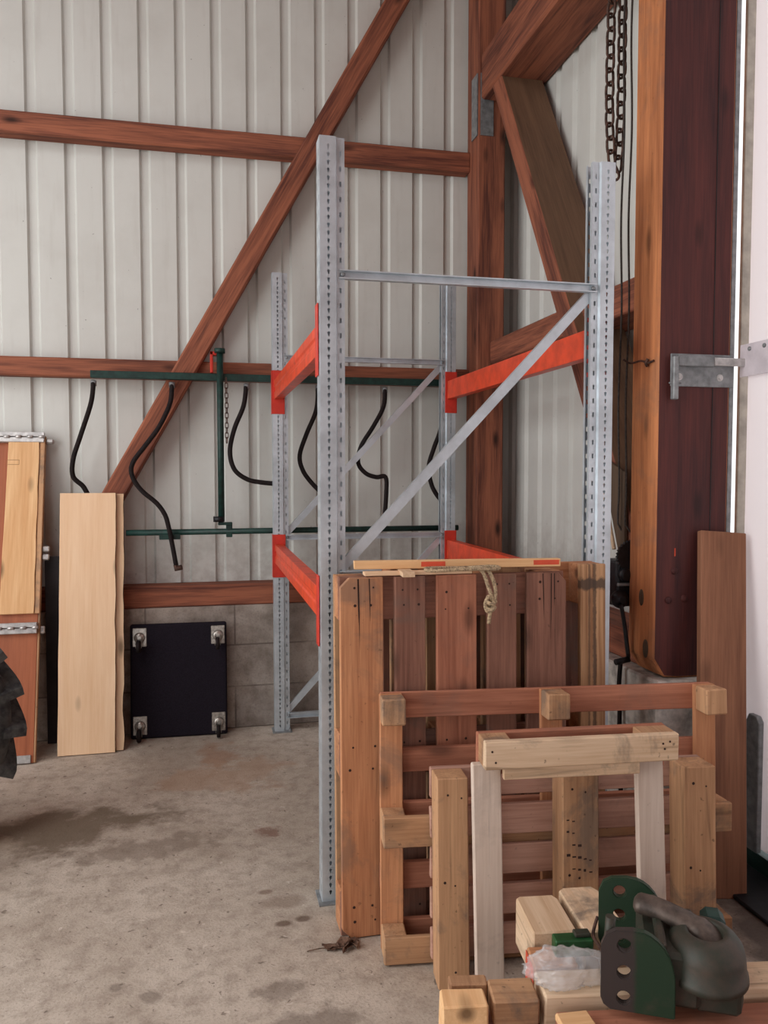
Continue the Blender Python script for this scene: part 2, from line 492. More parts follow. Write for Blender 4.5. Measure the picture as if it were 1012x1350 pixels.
def sheet(bm, axis, plane, a0, a1, z0, z1, phase, pitch=0.2015, w=0.064, dep=0.019):
    prof = [(a0, 0)]
    k = math.ceil((a0 - phase) / pitch)
    a = phase + k * pitch
    while a + w < a1:
        prof += [(a, 0), (a + 0.010, dep), (a + w - 0.013, dep), (a + w, 0)]
        a += pitch
    prof.append((a1, 0))
    prev = None
    for (s, d) in prof:
        if axis == 'x': p = [V((s, plane + d, z)) for z in (z0, z1)]
        else: p = [V((plane + d, s, z)) for z in (z0, z1)]
        vs = [bm.verts.new(q) for q in p]
        if prev: bm.faces.new((prev[0], vs[0], vs[1], prev[1]))
        prev = vs
    return bm
bm = sheet(NB(), 'x', 4.84, -3.6, 1.97, 0.70, 5.1, -0.942)
w_back = solo('wall_back', bm, M_SHEET, 'pale grey ribbed metal sheet wall at the back behind the rack', 'wall', kind='structure')
w_back.modifiers.new('thick', 'SOLIDIFY').thickness = 0.004
part('block_base', box_bm((-3.6, 4.68, 0), (1.95, 4.93, 0.722), 0.004), M_BLKX, w_back, label='grey concrete block course at the foot of the wall')
bm = sheet(NB(), 'y', 1.93, 2.80, 4.86, 0.70, 5.1, 2.91, w=0.075)
w_right = solo('wall_right', bm, M_SHEET, 'pale ribbed metal sheet wall on the right behind the slanting brace', 'wall', kind='structure')
w_right.modifiers.new('thick', 'SOLIDIFY').thickness = 0.004
part('block_base', box_bm((1.63, 2.62, 0), (1.97, 4.70, 0.722), 0.008), M_WHITEW, w_right, label='whitewashed concrete plinth under the posts')
bm = NB()   # unseen roof lining; its opening is added to let light fall from above
for lo, hi in (((-3.8, -4.1, 5.1), (-3.0, 5.0, 5.2)), ((-1.0, -4.1, 5.1), (2.6, 5.0, 5.2)), ((-3.0, -4.1, 5.1), (-1.0, -0.8, 5.2)), ((-3.0, 3.0, 5.1), (-1.0, 5.0, 5.2))):
    add_box(bm, lo, hi)
solo('ceiling', bm, M_STAIN[0], 'unseen brown timber roof lining with an added opening for light from above', 'ceiling', kind='structure')

# unseen walls behind and left of the viewer, added to limit the ambient light
bm = NB()
for lo, hi in (((-3.7, -4.0, 0), (-3.6, -0.9, 5.1)), ((-3.7, 3.7, 0), (-3.6, 4.95, 5.1)), ((-3.7, -0.9, 4.2), (-3.6, 3.7, 5.1))):
    add_box(bm, lo, hi)
solo('wall_left', bm, M_STAIN[2], 'unseen dark brown wall added on the left, with a wide open gateway', 'wall', kind='structure')
bm = NB()
for lo, hi in (((-3.7, -4.1, 0), (-3.2, -4.0, 5.1)), ((-0.4, -4.1, 0), (2.6, -4.0, 5.1)), ((-3.2, -4.1, 3.0), (-0.4, -4.0, 5.1))):
    add_box(bm, lo, hi)
solo('wall_front', bm, M_STAIN[2], 'unseen dark brown wall added behind the viewer, with an opening for fill light', 'wall', kind='structure')
ntrim = [0]
def trim(bm, mat, label, cat='beam'):
    ntrim[0] += 1
    return solo('trim_%d' % ntrim[0], bm, mat, label, cat, kind='structure')
trim(box_bm((-3.6, 4.745, 3.335), (1.62, 4.842, 3.455), 0.008), M_STAIN[0], 'reddish brown horizontal timber high on the back wall, crossed by the brace')
trim(box_bm((-3.6, 4.745, 2.030), (1.62, 4.842, 2.135), 0.008), M_STAIN[0], 'reddish brown horizontal timber on the back wall just above the long green bar')
trim(box_bm((-3.6, 4.70, 0.722), (1.62, 4.842, 0.846), 0.006), M_STAIN[0], 'reddish brown sill timber lying on the concrete blocks of the back wall')
# diagonal brace on the back wall
d = V((1.65, 0, 2.93)).normalized(); nrm = V((d.z, 0, -d.x))
p0 = V((-0.50, 4.70, 1.36)) + d * (-0.58); p1 = V((1.15, 4.70, 4.29)) + d * 0.5
bm = NB(); hw = 0.06
mbr = frame(p0, d, V((0, 1, 0)), d.cross(V((0, 1, 0))))
L = (p1 - p0).length
add_box(bm, (0, 0, -hw), (L, 0.13, hw), 0.010)
o = trim(bm, M_STAIN[0], 'long reddish brown diagonal brace slanting up across the back wall', 'brace'); o.matrix_world = mbr
# corner post
cp = trim(box_bm((1.617, 4.60, 0.722), (1.79, 4.80, 5.1), 0.008), M_STAIN[2], 'reddish brown corner post where the two sheet walls meet', 'post')
part('gusset_plate', box_bm((1.609, 4.604, 3.50), (1.615, 4.70, 3.86), 0.0), M_GALVD, cp, label='dull grey steel plate')
part('gusset_plate', box_bm((1.63, 4.593, 3.50), (1.71, 4.599, 3.86), 0.0), M_GALVD, cp, label='dull grey steel plate')
trim(box_bm((1.63, -3.0, 3.70), (1.925, 4.59, 3.965), 0.012), M_STAIN[1], 'thick brown eaves beam running from the corner post towards the viewer')
# brace on the right wall
d = V((0, -1.52, -2.50)).normalized()
nb = V((0, d.z, -d.y)); nb = nb if nb.y < 0 else -nb
p0 = V((1.64, 4.44, 3.72)); Lb = 2.97
mb = frame(p0, d, V((1, 0, 0)), d.cross(V((1, 0, 0))))
sgn = 1 if (d.cross(V((1, 0, 0)))).dot(nb) > 0 else -1
bm = NB(); add_box(bm, (0.0, 0, min(0, sgn * 0.118)), (Lb, 0.25, max(0, sgn * 0.118)), 0.006)
bm.normal_update()
for fc in bm.faces:
    fc.material_index = 1 if fc.normal.z * sgn > 0.9 else 0
o = trim(bm, [M_STAIN[0], M_DUSTY[0]], 'slanting brown brace with a dusty grey upper face on the right wall', 'brace'); o.matrix_world = mb
trim(box_bm((1.70, 2.835, 2.150), (1.925, 4.60, 2.285), 0.006), M_STAIN[1], 'brown horizontal timber on the right wall behind the front rack post')
trim(box_bm((1.70, 2.835, 0.722), (1.925, 4.60, 0.846), 0.006), M_STAIN[1], 'brown sill timber on the plinth of the right wall beside the winch')
# main post
bm = NB()
pts = [(1.630, 2.65, 0.80), (1.675, 2.65, 0.73), (1.735, 2.65, 0.723), (1.932, 2.65, 0.723), (1.932, 2.65, 3.70), (1.630, 2.65, 3.70)]
add_prism(bm, pts, (0, 0.18, 0), 0.007)
bm.normal_update()
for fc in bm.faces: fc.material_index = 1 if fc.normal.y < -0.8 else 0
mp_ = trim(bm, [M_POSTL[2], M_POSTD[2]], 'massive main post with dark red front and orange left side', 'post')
bm = NB(); add_box(bm, (1.857, 2.6475, 0.73), (1.8595, 2.652, 3.69)); part('check_crack', bm, M_DARKB, mp_, label='long dark crack')
for (bx, bz) in ((1.712, 1.13), (1.69, 1.02), (1.755, 1.025), (1.84, 0.98)):
    bm = NB(); add_lathe(bm, [(0.0135, 0), (0.0135, 0.003), (0.009, 0.006), (0.001, 0.007)], frame((bx, 2.650, bz), V((1, 0, 0)), V((0, 0, 1)), V((0, -1, 0))), 14)
    part('bolt', bm, M_POSTD[2], mp_)
for (by, bz, r) in ((2.735, 1.02, 0.016), (2.70, 0.83, 0.018)):
    bm = NB(); add_lathe(bm, [(r, 0), (r, 0.002), (r * 0.6, 0.004)], frame((1.630, by, bz), V((0, 1, 0)), V((0, 0, 2.0)), V((-1, 0, 0))), 16)
    part('knot', bm, M_DARKW[2], mp_, label='dark oval knot')
bm = NB(); add_box(bm, (1.712, 2.6485, 1.185), (1.716, 2.6499, 1.215)); part('paint_mark', bm, M_REDSP, mp_, label='small red paint mark')
# jamb and door
trim(box_bm((1.933, 2.655, 0.724), (1.952, 2.68, 3.69), 0.0005), M_GALVD, 'thin grey metal edge strip on the right side of the main post', 'edge strip')
trim(box_bm((2.010, 2.70, 0.0), (2.05, 2.715, 3.7), 0.003), M_JAMB, 'narrow beige door jamb right of the main post', 'jamb')
dm = thing('door_1', 'bright white sheet door at the right edge, closed along the right wall', 'door', (2.0, 2.6, 0)); dm['kind'] = 'structure'
bm = NB(); add_box(bm, (2.0, -2.4, 0.10), (2.012, 2.64, 3.68), 0.002)
part('door_sheet', bm, M_DOOR, dm, True)
bm = NB(); add_box(bm, (1.985, -2.4, 0.02), (2.035, 2.64, 0.085), 0.004)
part('bottom_rail', bm, M_GREENP, dm, True, label='dark green bottom rail')
bm = NB()
pts = [(1.975, 2.50, 0.09), (1.975, 2.575, 0.09), (1.975, 2.575, 0.57), (1.975, 2.56, 0.60), (1.975, 2.515, 0.60), (1.975, 2.50, 0.58)]
add_prism(bm, pts, (0.022, 0, 0), 0.003)
part('guide_stile', bm, M_GALVD, dm, True, label='grey metal guide upright at the foot of the door')
bm = NB(); add_box(bm, (1.80, -2.4, 0.0), (2.09, 2.60, 0.015), 0.004)
part('threshold', bm, M_BLACKI, dm, True, label='dark shiny steel threshold')
bm = NB(); add_box(bm, (1.976, 2.50, 1.855), (1.982, 2.655, 1.975), 0.001)
sp_ = part('strike_plate', bm, M_PLATE, dm, True, label='bright zinc plate')
for yy in (2.52, 2.60):
    bm = NB(); add_lathe(bm, [(0.008, 0), (0.008, 0.004), (0.004, 0.006)], frame((1.976, yy, 1.955), V((0, 1, 0)), V((0, 0, 1)), V((-1, 0, 0))), 10)
    part('rivet', bm, M_GALVD, sp_, True)
bm = NB(); add_box(bm, (1.984, 2.40, 1.90), (2.0, 2.58, 1.95), 0.002); part('plate_arm', bm, M_GALVD, sp_, True)

# latch on the post
lt = thing('sliding_bolt_latch', 'grey metal sliding bolt latch screwed to the dark front of the main post', 'latch', (1.80, 2.65, 1.87))
part('back_plate', box_bm((1.680, 2.644, 1.815), (1.942, 2.6495, 1.935), 0.002), M_GALVD, lt, True)
part('bolt_guide', box_bm((1.697, 2.622, 1.888), (1.847, 2.644, 1.928), 0.003), M_GALVD, lt, True)
part('sliding_bolt', box_bm((1.847, 2.625, 1.893), (1.985, 2.642, 1.922), 0.003), M_ZINC, lt, True)
hd = part('handle', box_bm((1.676, 2.618, 1.765), (1.698, 2.64, 1.922), 0.003), M_GALVD, lt, True)
bm = NB(); add_tube(bm, [(1.664, 2.629, 1.825), (1.712, 2.629, 1.825)], 0.003, 8); part('pin', bm, M_GALVD, hd, True)
for bx in (1.715, 1.884):
    bm = NB(); add_lathe(bm, [(0.013, 0), (0.013, 0.002)], frame((bx, 2.644, 1.850), V((1, 0, 0)), V((0, 0, 1)), V((0, -1, 0))), 20)
    add_lathe(bm, [(0.008, 0.002), (0.008, 0.008)], frame((bx, 2.644, 1.850), V((1, 0, 0)), V((0, 0, 1)), V((0, -1, 0))), 6)
    part('bolt', bm, M_ZINC, lt, True)

# plank leaning on the post
pb = V((1.765, 2.395, 0)); ptp = V((1.888, 2.606, 1.285))
ez_ = (ptp - pb).normalized(); ex_ = V((1, -0.12, 0)); ex_ = (ex_ - ez_ * ex_.dot(ez_)).normalized(); ey_ = ez_.cross(ex_)
o = solo('plank', box_bm((-0.088, 0, 0), (0.088, 0.032, 1.30), 0.003), M_PLANK[2], 'wide brown plank leaning on the main post next to the white door', 'plank')
o.matrix_world = frame(pb, ex_, ey_, ez_)

# ------------------------------------------------------------------ pallet rack
def perf(bm, p0, ux, wid, length, pitch, hole, uc, cw, n_off=0.02):
    """flat strip in the plane (ux, z) with one hole per cell; hole = 8 (u,z) offsets starting at bottom-left going ccw"""
    p0 = V(p0); ux = V(ux); uz = V((0, 0, 1))
    def P(u, z): return bm.verts.new(p0 + ux * u + uz * z)
    a, b = uc - cw / 2, uc + cw / 2
    def quad(u0, u1, z0, z1):
        if u1 - u0 > 1e-5: bm.faces.new((P(u0, z0), P(u1, z0), P(u1, z1), P(u0, z1)))
    quad(0, a, 0, length); quad(b, wid, 0, length)
    n = int((length - 2 * n_off) / pitch)
    z = n_off; quad(a, b, 0, z)
    for k in range(n):
        o = [(a, z), (uc, z), (b, z), (b, z + pitch / 2), (b, z + pitch), (uc, z + pitch), (a, z + pitch), (a, z + pitch / 2)]
        ov = [P(*q) for q in o]
        hv = [P(uc + hu, z + pitch / 2 + hz) for hu, hz in hole]
        for i in range(8):
            j = (i + 1) % 8
            bm.faces.new((ov[i], ov[j], hv[j], hv[i]))
        z += pitch
    quad(a, b, z, length)

TEAR = [(-0.0018, -0.0075), (0, -0.0090), (0.0018, -0.0075), (0.0042, 0.001), (0.0054, 0.004), (0, 0.0085), (-0.0054, 0.004), (-0.0042, 0.001)]
SLOT = [(-0.0034, -0.008), (0, -0.009), (0.0034, -0.008), (0.0036, 0), (0.0034, 0.008), (0, 0.009), (-0.0034, 0.008), (-0.0036, 0)]
BIGS = [(-0.004, -0.012), (0, -0.014), (0.004, -0.012), (0.0045, 0), (0.004, 0.012), (0, 0.014), (-0.004, 0.012), (-0.0045, 0)]

def upright_bm(H):
    bm = NB(); Wd, D = 0.085, 0.070
    def flat(pa, pb):
        vs = [bm.verts.new(V((pa[0], pa[1], 0))), bm.verts.new(V((pb[0], pb[1], 0))), bm.verts.new(V((pb[0], pb[1], H))), bm.verts.new(V((pa[0], pa[1], H)))]
        bm.faces.new(vs)
    for s in (0, 1):
        y = lambda v: D - v if s else v
        perf(bm, (0, y(0), 0), (1, 0, 0), 0.054, H, 0.0257, TEAR, 0.029, 0.014)
        flat((0.054, y(0)), (0.058, y(0.011)))
        perf(bm, (0.058, y(0.011), 0), (1, 0, 0), 0.027, H, 0.0503, SLOT, 0.013, 0.010)
        flat((0.085, y(0.011)), (0.085, y(0.024)))
    perf(bm, (0, 0, 0), (0, 1, 0), 0.035, H, 0.0503, BIGS, 0.016, 0.014)
    perf(bm, (0, 0.035, 0), (0, 1, 0), 0.035, H, 0.0503, BIGS, 0.019, 0.014)
    bmesh.ops.remove_doubles(bm, verts=bm.verts[:], dist=1e-5)
    return bm

XL, XR, YF, YB, HU = 0.388, 1.466, 2.680, 4.545, 2.612
rack = thing('pallet_rack', 'tall galvanised pallet rack with orange beams standing on the concrete floor', 'rack', (0.93, 3.6, 0))
for (x, y, mir, lab) in ((XL, YF, 1, None), (XR, YF, -1, None), (XL, YB, 1, None), (XR, YB, -1, None)):
    bm = upright_bm(HU)
    bm.transform(Matrix.Translation((x, y, 0.004)) @ Matrix.Diagonal((mir, 1, 1, 1)))
    if mir < 0: bmesh.ops.reverse_faces(bm, faces=bm.faces[:])
    u = part('upright', bm, M_GALV, rack, True)
    md = u.modifiers.new('thick', 'SOLIDIFY'); md.thickness = 0.0018; md.offset = 0
    x0, x1 = (x - 0.014, x + 0.097) if mir > 0 else (x - 0.097, x + 0.014)
    bm = NB(); add_box(bm, (x0, y - 0.022, 0), (x1, y + 0.085, 0.006), 0.001)
    fp = part('foot_plate', bm, M_GALVD, u, True)
    bm = NB(); add_lathe(bm, [(0.011, 0), (0.011, 0.01), (0.005, 0.011), (0.005, 0.018)], frame((x + 0.105 * (0.8 if mir > 0 else -0.8), y - 0.012, 0.006), V((1, 0, 0)), V((0, 1, 0)), V((0, 0, 1))), 6)
    part('anchor_bolt', bm, M_GALVD, u, True)

def channel(bm, a, b, w, dep, t, side):
    """thin C channel from a to b; web faces `side` (a unit vector), flanges go back"""
    a = V(a); b = V(b); d = (b - a); L = d.length; d.normalize()
    s = V(side); s = (s - d * s.dot(d)).normalized(); h = d.cross(s)
    m = frame(a, d, s, h)
    add_box(bm, (0, -t, -w / 2), (L, 0, w / 2), 0.0, mat=m)
    add_box(bm, (0, -dep, -w / 2), (L, -t, -w / 2 + t), 0.0, mat=m)
    add_box(bm, (0, -dep, w / 2 - t), (L, -t, w / 2), 0.0, mat=m)
for (yy, dz) in ((YF + 0.022, 0.02), (YB + 0.022, 0.0)):
    zt, zm, zb = 2.145 + dz, 1.125 + dz, 0.092
    xa, xb = XL + 0.079, XR - 0.079
    for z in (zt, zm, zb):
        bm = NB(); channel(bm, (xa - 0.012, yy, z), (xb + 0.012, yy, z), 0.030, 0.024, 0.004, (0, 1, 0))
        part('horizontal_brace', bm, M_GALV, rack, True)
    for (z0, z1) in ((zm + 0.02, zt - 0.012), (zb + 0.02, zm - 0.012)):
        bm = NB(); channel(bm, (xa - 0.006, yy + 0.003, z0), (xb + 0.006, yy + 0.003, z1), 0.034, 0.022, 0.003, (0, -1, 0))
        part('diagonal_brace', bm, M_GALV, rack, True)
    for (x, z) in ((xa, zt), (xb, zt), (xa, zm), (xb, zm), (xa, zb)):
        bm = NB(); add_lathe(bm, [(0.008, 0), (0.008, 0.005), (0.004, 0.008)], frame((x, yy - 0.013, z), V((1, 0, 0)), V((0, 0, 1)), V((0, -1, 0))), 8)
        part('brace_bolt', bm, M_GALVD, rack, True)
for (side, z0, z1) in ((-1, 1.908, 2.015), (-1, 0.980, 1.088), (1, 1.930, 2.035), (1, 0.985, 1.095)):
    xo = XL + 0.006 if side < 0 else XR - 0.006
    sx = 1 if side < 0 else -1
    h = z1 - z0
    prof = [(0, 0), (0, h * 0.36), (0.005, h * 0.42), (0.005, h * 0.60), (0.0, h * 0.66), (0, h), (0.048, h), (0.048, 0)]
    bm = NB(); add_prism(bm, [(xo + sx * px, YF + 0.078, z0 + pz) for px, pz in prof], (0, YB - YF - 0.086, 0), 0.0015)
    be = part('beam', bm, M_ORANGE, rack, True)
    zc0, zc1 = z0 - 0.082, z1 + 0.055
    xf = XL if side < 0 else XR
    for (ya, yb2, yl0, yl1) in ((YB - 0.006, YB - 0.001, YB - 0.006, YB + 0.045), (YF + 0.071, YF + 0.076, YF + 0.022, YF + 0.076)):
        bm = NB()
        xs = sorted((xf - sx * 0.006, xf + sx * 0.066)); add_box(bm, (xs[0], ya, zc0), (xs[1], yb2, zc1), 0.001)
        xs = sorted((xf - sx * 0.007, xf - sx * 0.0025)); add_box(bm, (xs[0], yl0, zc0), (xs[1], yl1, zc1), 0.001)
        cn = part('connector', bm, M_CONN, be, True, label='red end connector')

# ------------------------------------------------------------------ pallets
def board_bm(lo, hi, chamf=None, bev=0.0025):
    j = 0.0015
    bm = NB(); add_box(bm, lo, hi, bev, jit=j); return bm

M_NAIL = plain('nail_and_crack', (58, 38, 32), 0.9, vary=0.1)
def nails(bm, pts, zc, nz, mi=1):
    for (x, y) in pts:
        old = set(bm.faces); r = random.uniform(0.003, 0.005)
        add_lathe(bm, [(r, 0), (r * 0.9, 0.0009)], frame((x, y, zc), V((1, 0, 0)), V((0, nz, 0)), V((0, 0, nz))), 8)
        for f in bm.faces:
            if f not in old: f.material_index = mi
def slit(bm, a, b, w, mi=1):
    a = V(a); b = V(b); d = (b - a).normalized(); sd = V((-d.y, d.x, 0)); old = set(bm.faces)
    m = (a + b) / 2 + sd * w * 0.6
    add_prism(bm, [a + sd * w, a - sd * w * 0.6, m - sd * w * 0.9, b, m + sd * w * 0.5], (0, 0, 0.0006))
    for f in bm.faces:
        if f not in old: f.material_index = mi

def pallet(label, mat4, L, W, deckw, mats, sw=0.14, bw=0.095, midw=0.14, H=0.139, skip_skid=(), group=None, blk_len=0.14, chamfer=False, cracks=0, skidmat={}):
    """local: x length, y width, z up (skids at z=0, deck at z=H)"""
    t = thing('pallet', label, 'pallet', mat=mat4, group=group)
    th = 0.0213; zb0 = th; zb1 = H - 2 * th
    ws = [bw, midw, bw]
    ys = [(0, bw), (W / 2 - midw / 2, W / 2 + midw / 2), (W - bw, W)]
    xs = [(0, sw), (L / 2 - sw / 2, L / 2 + sw / 2), (L - sw, L)]
    n = len(deckw); gap = (W - sum(deckw)) / (n - 1)
    y = 0
    for i, w in enumerate(deckw):
        bm = NB()
        z0, z1 = H - th, H
        jx = random.uniform(-0.006, 0.003)
        if chamfer and i in (0, n - 1):
            c = 0.03
            if i == 0: pts = [(c, y, z0), (L - c, y, z0), (L, y + c, z0), (L, y + w, z0), (0, y + w, z0), (0, y + c, z0)]
            else: pts = [(0, y, z0), (L, y, z0), (L, y + w - c, z0), (L - c, y + w, z0), (c, y + w, z0), (0, y + w - c, z0)]
            add_prism(bm, pts, (0, 0, th), 0.0025)
        else:
            add_box(bm, (0.002, y, z0), (L + min(jx, 0), y + w, z1), 0.0025, jit=0.0015)
        nails(bm, [(x0 + dx, y + w * q) for (x0, x1) in xs for dx in (sw * random.uniform(0.2, 0.4), sw * random.uniform(0.6, 0.8)) for q in (random.uniform(0.2, 0.3), random.uniform(0.65, 0.8))], z1 + 0.0002, 1)
        for _ in range(cracks if i in (0, n - 1) else 0):
            cy = y + w * random.uniform(0.25, 0.8); cl = random.uniform(0.1, 0.3)
            slit(bm, (L - 0.004, cy, z1), (L - cl, cy + random.uniform(-0.006, 0.006), z1), 0.0022)
        part('deck_board', bm, [mats[0][0] if i not in mats[4] else mats[4][i][0], M_NAIL], t)
        y += w + gap
    for (x0, x1) in xs:
        part('stringer_board', board_bm((x0, 0, H - 2 * th), (x1, W, H - th - 0.0003)), mats[1][1], t)
        for (y0, y1) in ys:
            part('block', board_bm((x0 + (sw - min(sw, blk_len)) / 2, y0, zb0 + 0.0003), (x1 - (sw - min(sw, blk_len)) / 2, y1, zb1 - 0.0003), bev=0.004), mats[2][1], t)
    for i, (y0, y1) in enumerate(ys):
        if i in skip_skid: continue
        part('skid', board_bm((0, y0, 0), (L, y1, th)), skidmat.get(i, mats[3][0]), t)
    return t

def stand_up(xr, y, z, t):     # length upright, deck towards the viewer; local y runs to the left
    ex = V((0, math.sin(t), math.cos(t))); ez = V((0, -math.cos(t), math.sin(t))); ey = ez.cross(ex)
    return frame((xr, y, z), ex, ey, ez)
R = math.radians
s = 0.967
tA = R(1.5)
# rear pallet, skids towards the viewer
ex = V((0, math.sin(tA), math.cos(tA))); ez = V((0, math.cos(tA), -math.sin(tA))); ey = ez.cross(ex)
pallet('upright pallet nested behind the brown slatted one, its light skid end showing at right', frame((1.370 - 0.774, 2.505, 0.004), ex, ey, ez), 1.175, 0.774,
       [0.14, 0.097, 0.14, 0.097, 0.14], [M_PALB, M_PALO, M_PALO, M_PALT, {}], group='pallets in the leaning stack', skidmat={2: M_MARK})
# front slatted pallet
pallet('tall brown slatted pallet standing on end, five upright boards facing out', stand_up(1.192, 2.445 + 0.139, 0.0, tA), 1.16, 0.774,
       [0.14, 0.102, 0.135, 0.102, 0.14], [M_PALB, M_PALB, M_PALO, M_PALT, {4: M_PALO, 2: M_PALR}], group='pallets in the leaning stack', chamfer=True, cracks=3)  # lighter left board paints in light; browner boards paint the rack post's shade
# pallet B on its long edge
th_, tB = R(6.5), R(3.0)
dR = V((math.cos(th_), -math.sin(th_), 0)); aw = V((math.sin(th_), math.cos(th_), 0))
ez = aw * math.cos(tB) - V((0, 0, math.sin(tB))); ey = aw * math.sin(tB) + V((0, 0, math.cos(tB))); ex = -dR
LB = 1.112
oB = V((0.517, 2.275, 0.139 * math.sin(tB))) + dR * LB
pallet('reddish pallet standing on its long edge, open end blocks facing out', frame(oB, ex, ey, ez), LB, 0.80,
       [0.078, 0.085, 0.095, 0.075, 0.082], [M_PALR, M_PALO, M_PALT, M_PALT, {}], sw=0.072, bw=0.082, midw=0.09, skip_skid=(2,), group='pallets in the leaning stack', blk_len=0.072)

# half pallet C: three solid bearers, horizontal boards behind
thC, tC = R(6.0), R(3.0)
dC = V((math.cos(thC), -math.sin(thC), 0)); aw = V((math.sin(thC), math.cos(thC), 0))
ez = aw * math.cos(tC) - V((0, 0, math.sin(tC))); ex = aw * math.sin(tC) + V((0, 0, math.cos(tC)))
mC = frame(V((0.645, 2.132, 0.006)), ex, dC, ez)
pc = thing('pallet', 'small half pallet with three thick upright bearers standing behind the pale frame', 'pallet', mat=mC, group='pallets in the leaning stack')
WC, LC, HC = 0.848, 0.612, 0.118
for i, (y0, y1, m) in enumerate(((0, 0.090, M_PALT), (0.372, 0.482, M_PALT), (WC - 0.100, WC, M_PALT))):
    bm = board_bm((0, y0, 0), (LC - (0.0 if i else 0.003), y1, 0.096), bev=0.003)
    nails(bm, [(LC - 0.05, y0 + 0.03), (LC - 0.06, y0 + 0.07), (0.30, y0 + 0.05), (0.31, y0 + 0.02), (0.05, y0 + 0.05)], -0.0002, -1)
    if i == 1:
        old = set(bm.faces); rr = random.Random(4)
        for row in range(5):
            for q in range(5):
                if rr.random() < 0.75:
                    xx_ = 0.47 - row * 0.035 - q * 0.004; yy_ = y0 + 0.012 + q * 0.017
                    add_box(bm, (xx_, yy_, -0.0006), (xx_ + rr.uniform(0.003, 0.008), yy_ + rr.uniform(0.006, 0.012), 0.0005))
        for f in bm.faces:
            if f not in old: f.material_index = 1
    part('bearer', bm, [m[0], M_NAIL], pc)
for k in range(5):
    x0 = LC - 0.090 - k * 0.121
    part('deck_board', board_bm((max(x0, 0.0), -0.004, 0.0965), (x0 + 0.090, WC + 0.004, HC)), M_PALP[1], pc)
# frame D
thD = R(5.0)
dD = V((math.cos(thD), -math.sin(thD), 0)); aw = V((math.sin(thD), math.cos(thD), 0))
mD = frame(V((0.727, 1.985, 0)), dD, aw, V((0, 0, 1)))
fd = thing('wooden_trestle', 'pale wooden trestle with two legs standing in front of the leaning pallets', 'frame', mat=mD)
WD, zt, zl = 0.552, 0.776, 0.700
bm = NB(); add_box(bm, (0, 0, zl), (WD, 0.022, zt), 0.003, jit=0.001); old = set(bm.faces)
for (x, z) in ((0.02, 0.75), (0.03, 0.72), (0.525, 0.755), (0.505, 0.75), (0.51, 0.735)):
    add_lathe(bm, [(0.003, 0), (0.003, 0.001)], frame((x, -0.0002, z), V((1, 0, 0)), V((0, 0, 1)), V((0, -1, 0))), 8)
for f in bm.faces:
    if f not in old: f.material_index = 1
part('front_rail', bm, [M_PALL[0], M_NAIL], fd)
part('rear_rail', board_bm((0, 0.078, zl - 0.044), (WD, 0.1, zt)), M_PALR[0], fd)
part('end_block', board_bm((0.001, 0.0223, zl), (0.078, 0.0777, zt - 0.001)), M_PALT[1], fd)
part('end_block', board_bm((WD - 0.10, 0.0223, zl), (WD - 0.001, 0.0777, zt - 0.001)), M_PALT[1], fd)
part('lower_rail', board_bm((0.060, 0.0235, zl - 0.040), (0.450, 0.044, zl - 0.0005)), M_PALL[0], fd)
bm = NB(); add_prism(bm, [(-0.022, 0.048, zl - 0.0006), (0.058, 0.048, zl - 0.0006), (0.076, 0.048, 0.0), (-0.004, 0.048, 0.0)], (0, 0.024, 0), 0.003)
part('leg', bm, M_PALW[2], fd)
bm = NB(); add_prism(bm, [(0.452, 0.048, zl - 0.0006), (0.530, 0.048, zl - 0.0006), (0.562, 0.048, 0.0), (0.482, 0.048, 0.0)], (0, 0.024, 0), 0.003)
part('leg', bm, M_PALW[2], fd)

# sticks and rope on top of the slatted pallet
def stick(p, q, w, h, mat, label, name='wood_strip', extra=None):
    p = V(p); q = V(q); d = (q - p); L = d.length; d.normalize()
    upv = V((0, 0, 1)); upv = (upv - d * upv.dot(d)).normalized(); sd = upv.cross(d)
    bm = NB(); add_box(bm, (0, -w / 2, 0), (L, w / 2, h), 0.0015, jit=0.0008)
    o = solo(name, bm, mat, label, 'wood strip', 'wood strips on the slatted pallet')
    o.matrix_world = frame(p, d, sd, upv); WM[o.name] = o.matrix_world.copy()
    return o
o1 = stick((0.475, 2.54, 1.184), (1.165, 2.475, 1.184), 0.030, 0.026, M_PINE2[0], 'long thin wood strip with red marks lying across the pallet tops')
for (a, b) in ((0.22, 0.30), (0.60, 0.688)):
    part('red_mark', box_bm((a, -0.0158, 0.006), (b, -0.0150, 0.022), 0), M_REDSP, o1, label='red paint mark')
stick((0.50, 2.50, 1.166), (0.86, 2.50, 1.166), 0.036, 0.012, M_PINE[0], 'short flat wood strip under the long marked strip')
stick((0.63, 2.425, 1.166), (0.64, 2.56, 1.166), 0.040, 0.017, M_PALL[0], 'stubby pale wood piece pointing out over the slatted pallet top')
stick((0.90, 2.56, 1.181), (1.12, 2.55, 1.181), 0.05, 0.012, M_DARKW[0], 'dark thin wood strip on the right of the rope')
bm = NB()
rp = []
for k in range(30):
    a = k / 30 * 2 * PI * 2
    rp.append((0.80 + 0.12 * math.cos(a) + 0.004 * k / 3, 2.445 + 0.035 * math.sin(a), 1.187 + 0.002 * math.sin(3 * a)))
add_tube(bm, smooth_path(rp[3:24], 3), 0.006, 8)
rope = thing('rope', 'beige hemp rope knotted over the top of the slatted pallet', 'rope', (0.86, 2.44, 1.17))
part('coil', bm, M_ROPE, rope, True)
bm = NB()
add_tube(bm, smooth_path([(0.84, 2.46, 1.187), (0.872, 2.425, 1.183), (0.892, 2.415, 1.13), (0.905, 2.412, 1.09), (0.908, 2.418, 1.06), (0.890, 2.414, 1.05), (0.882, 2.414, 1.075), (0.893, 2.410, 1.10), (0.905, 2.420, 1.075)], 6), 0.0065, 8)
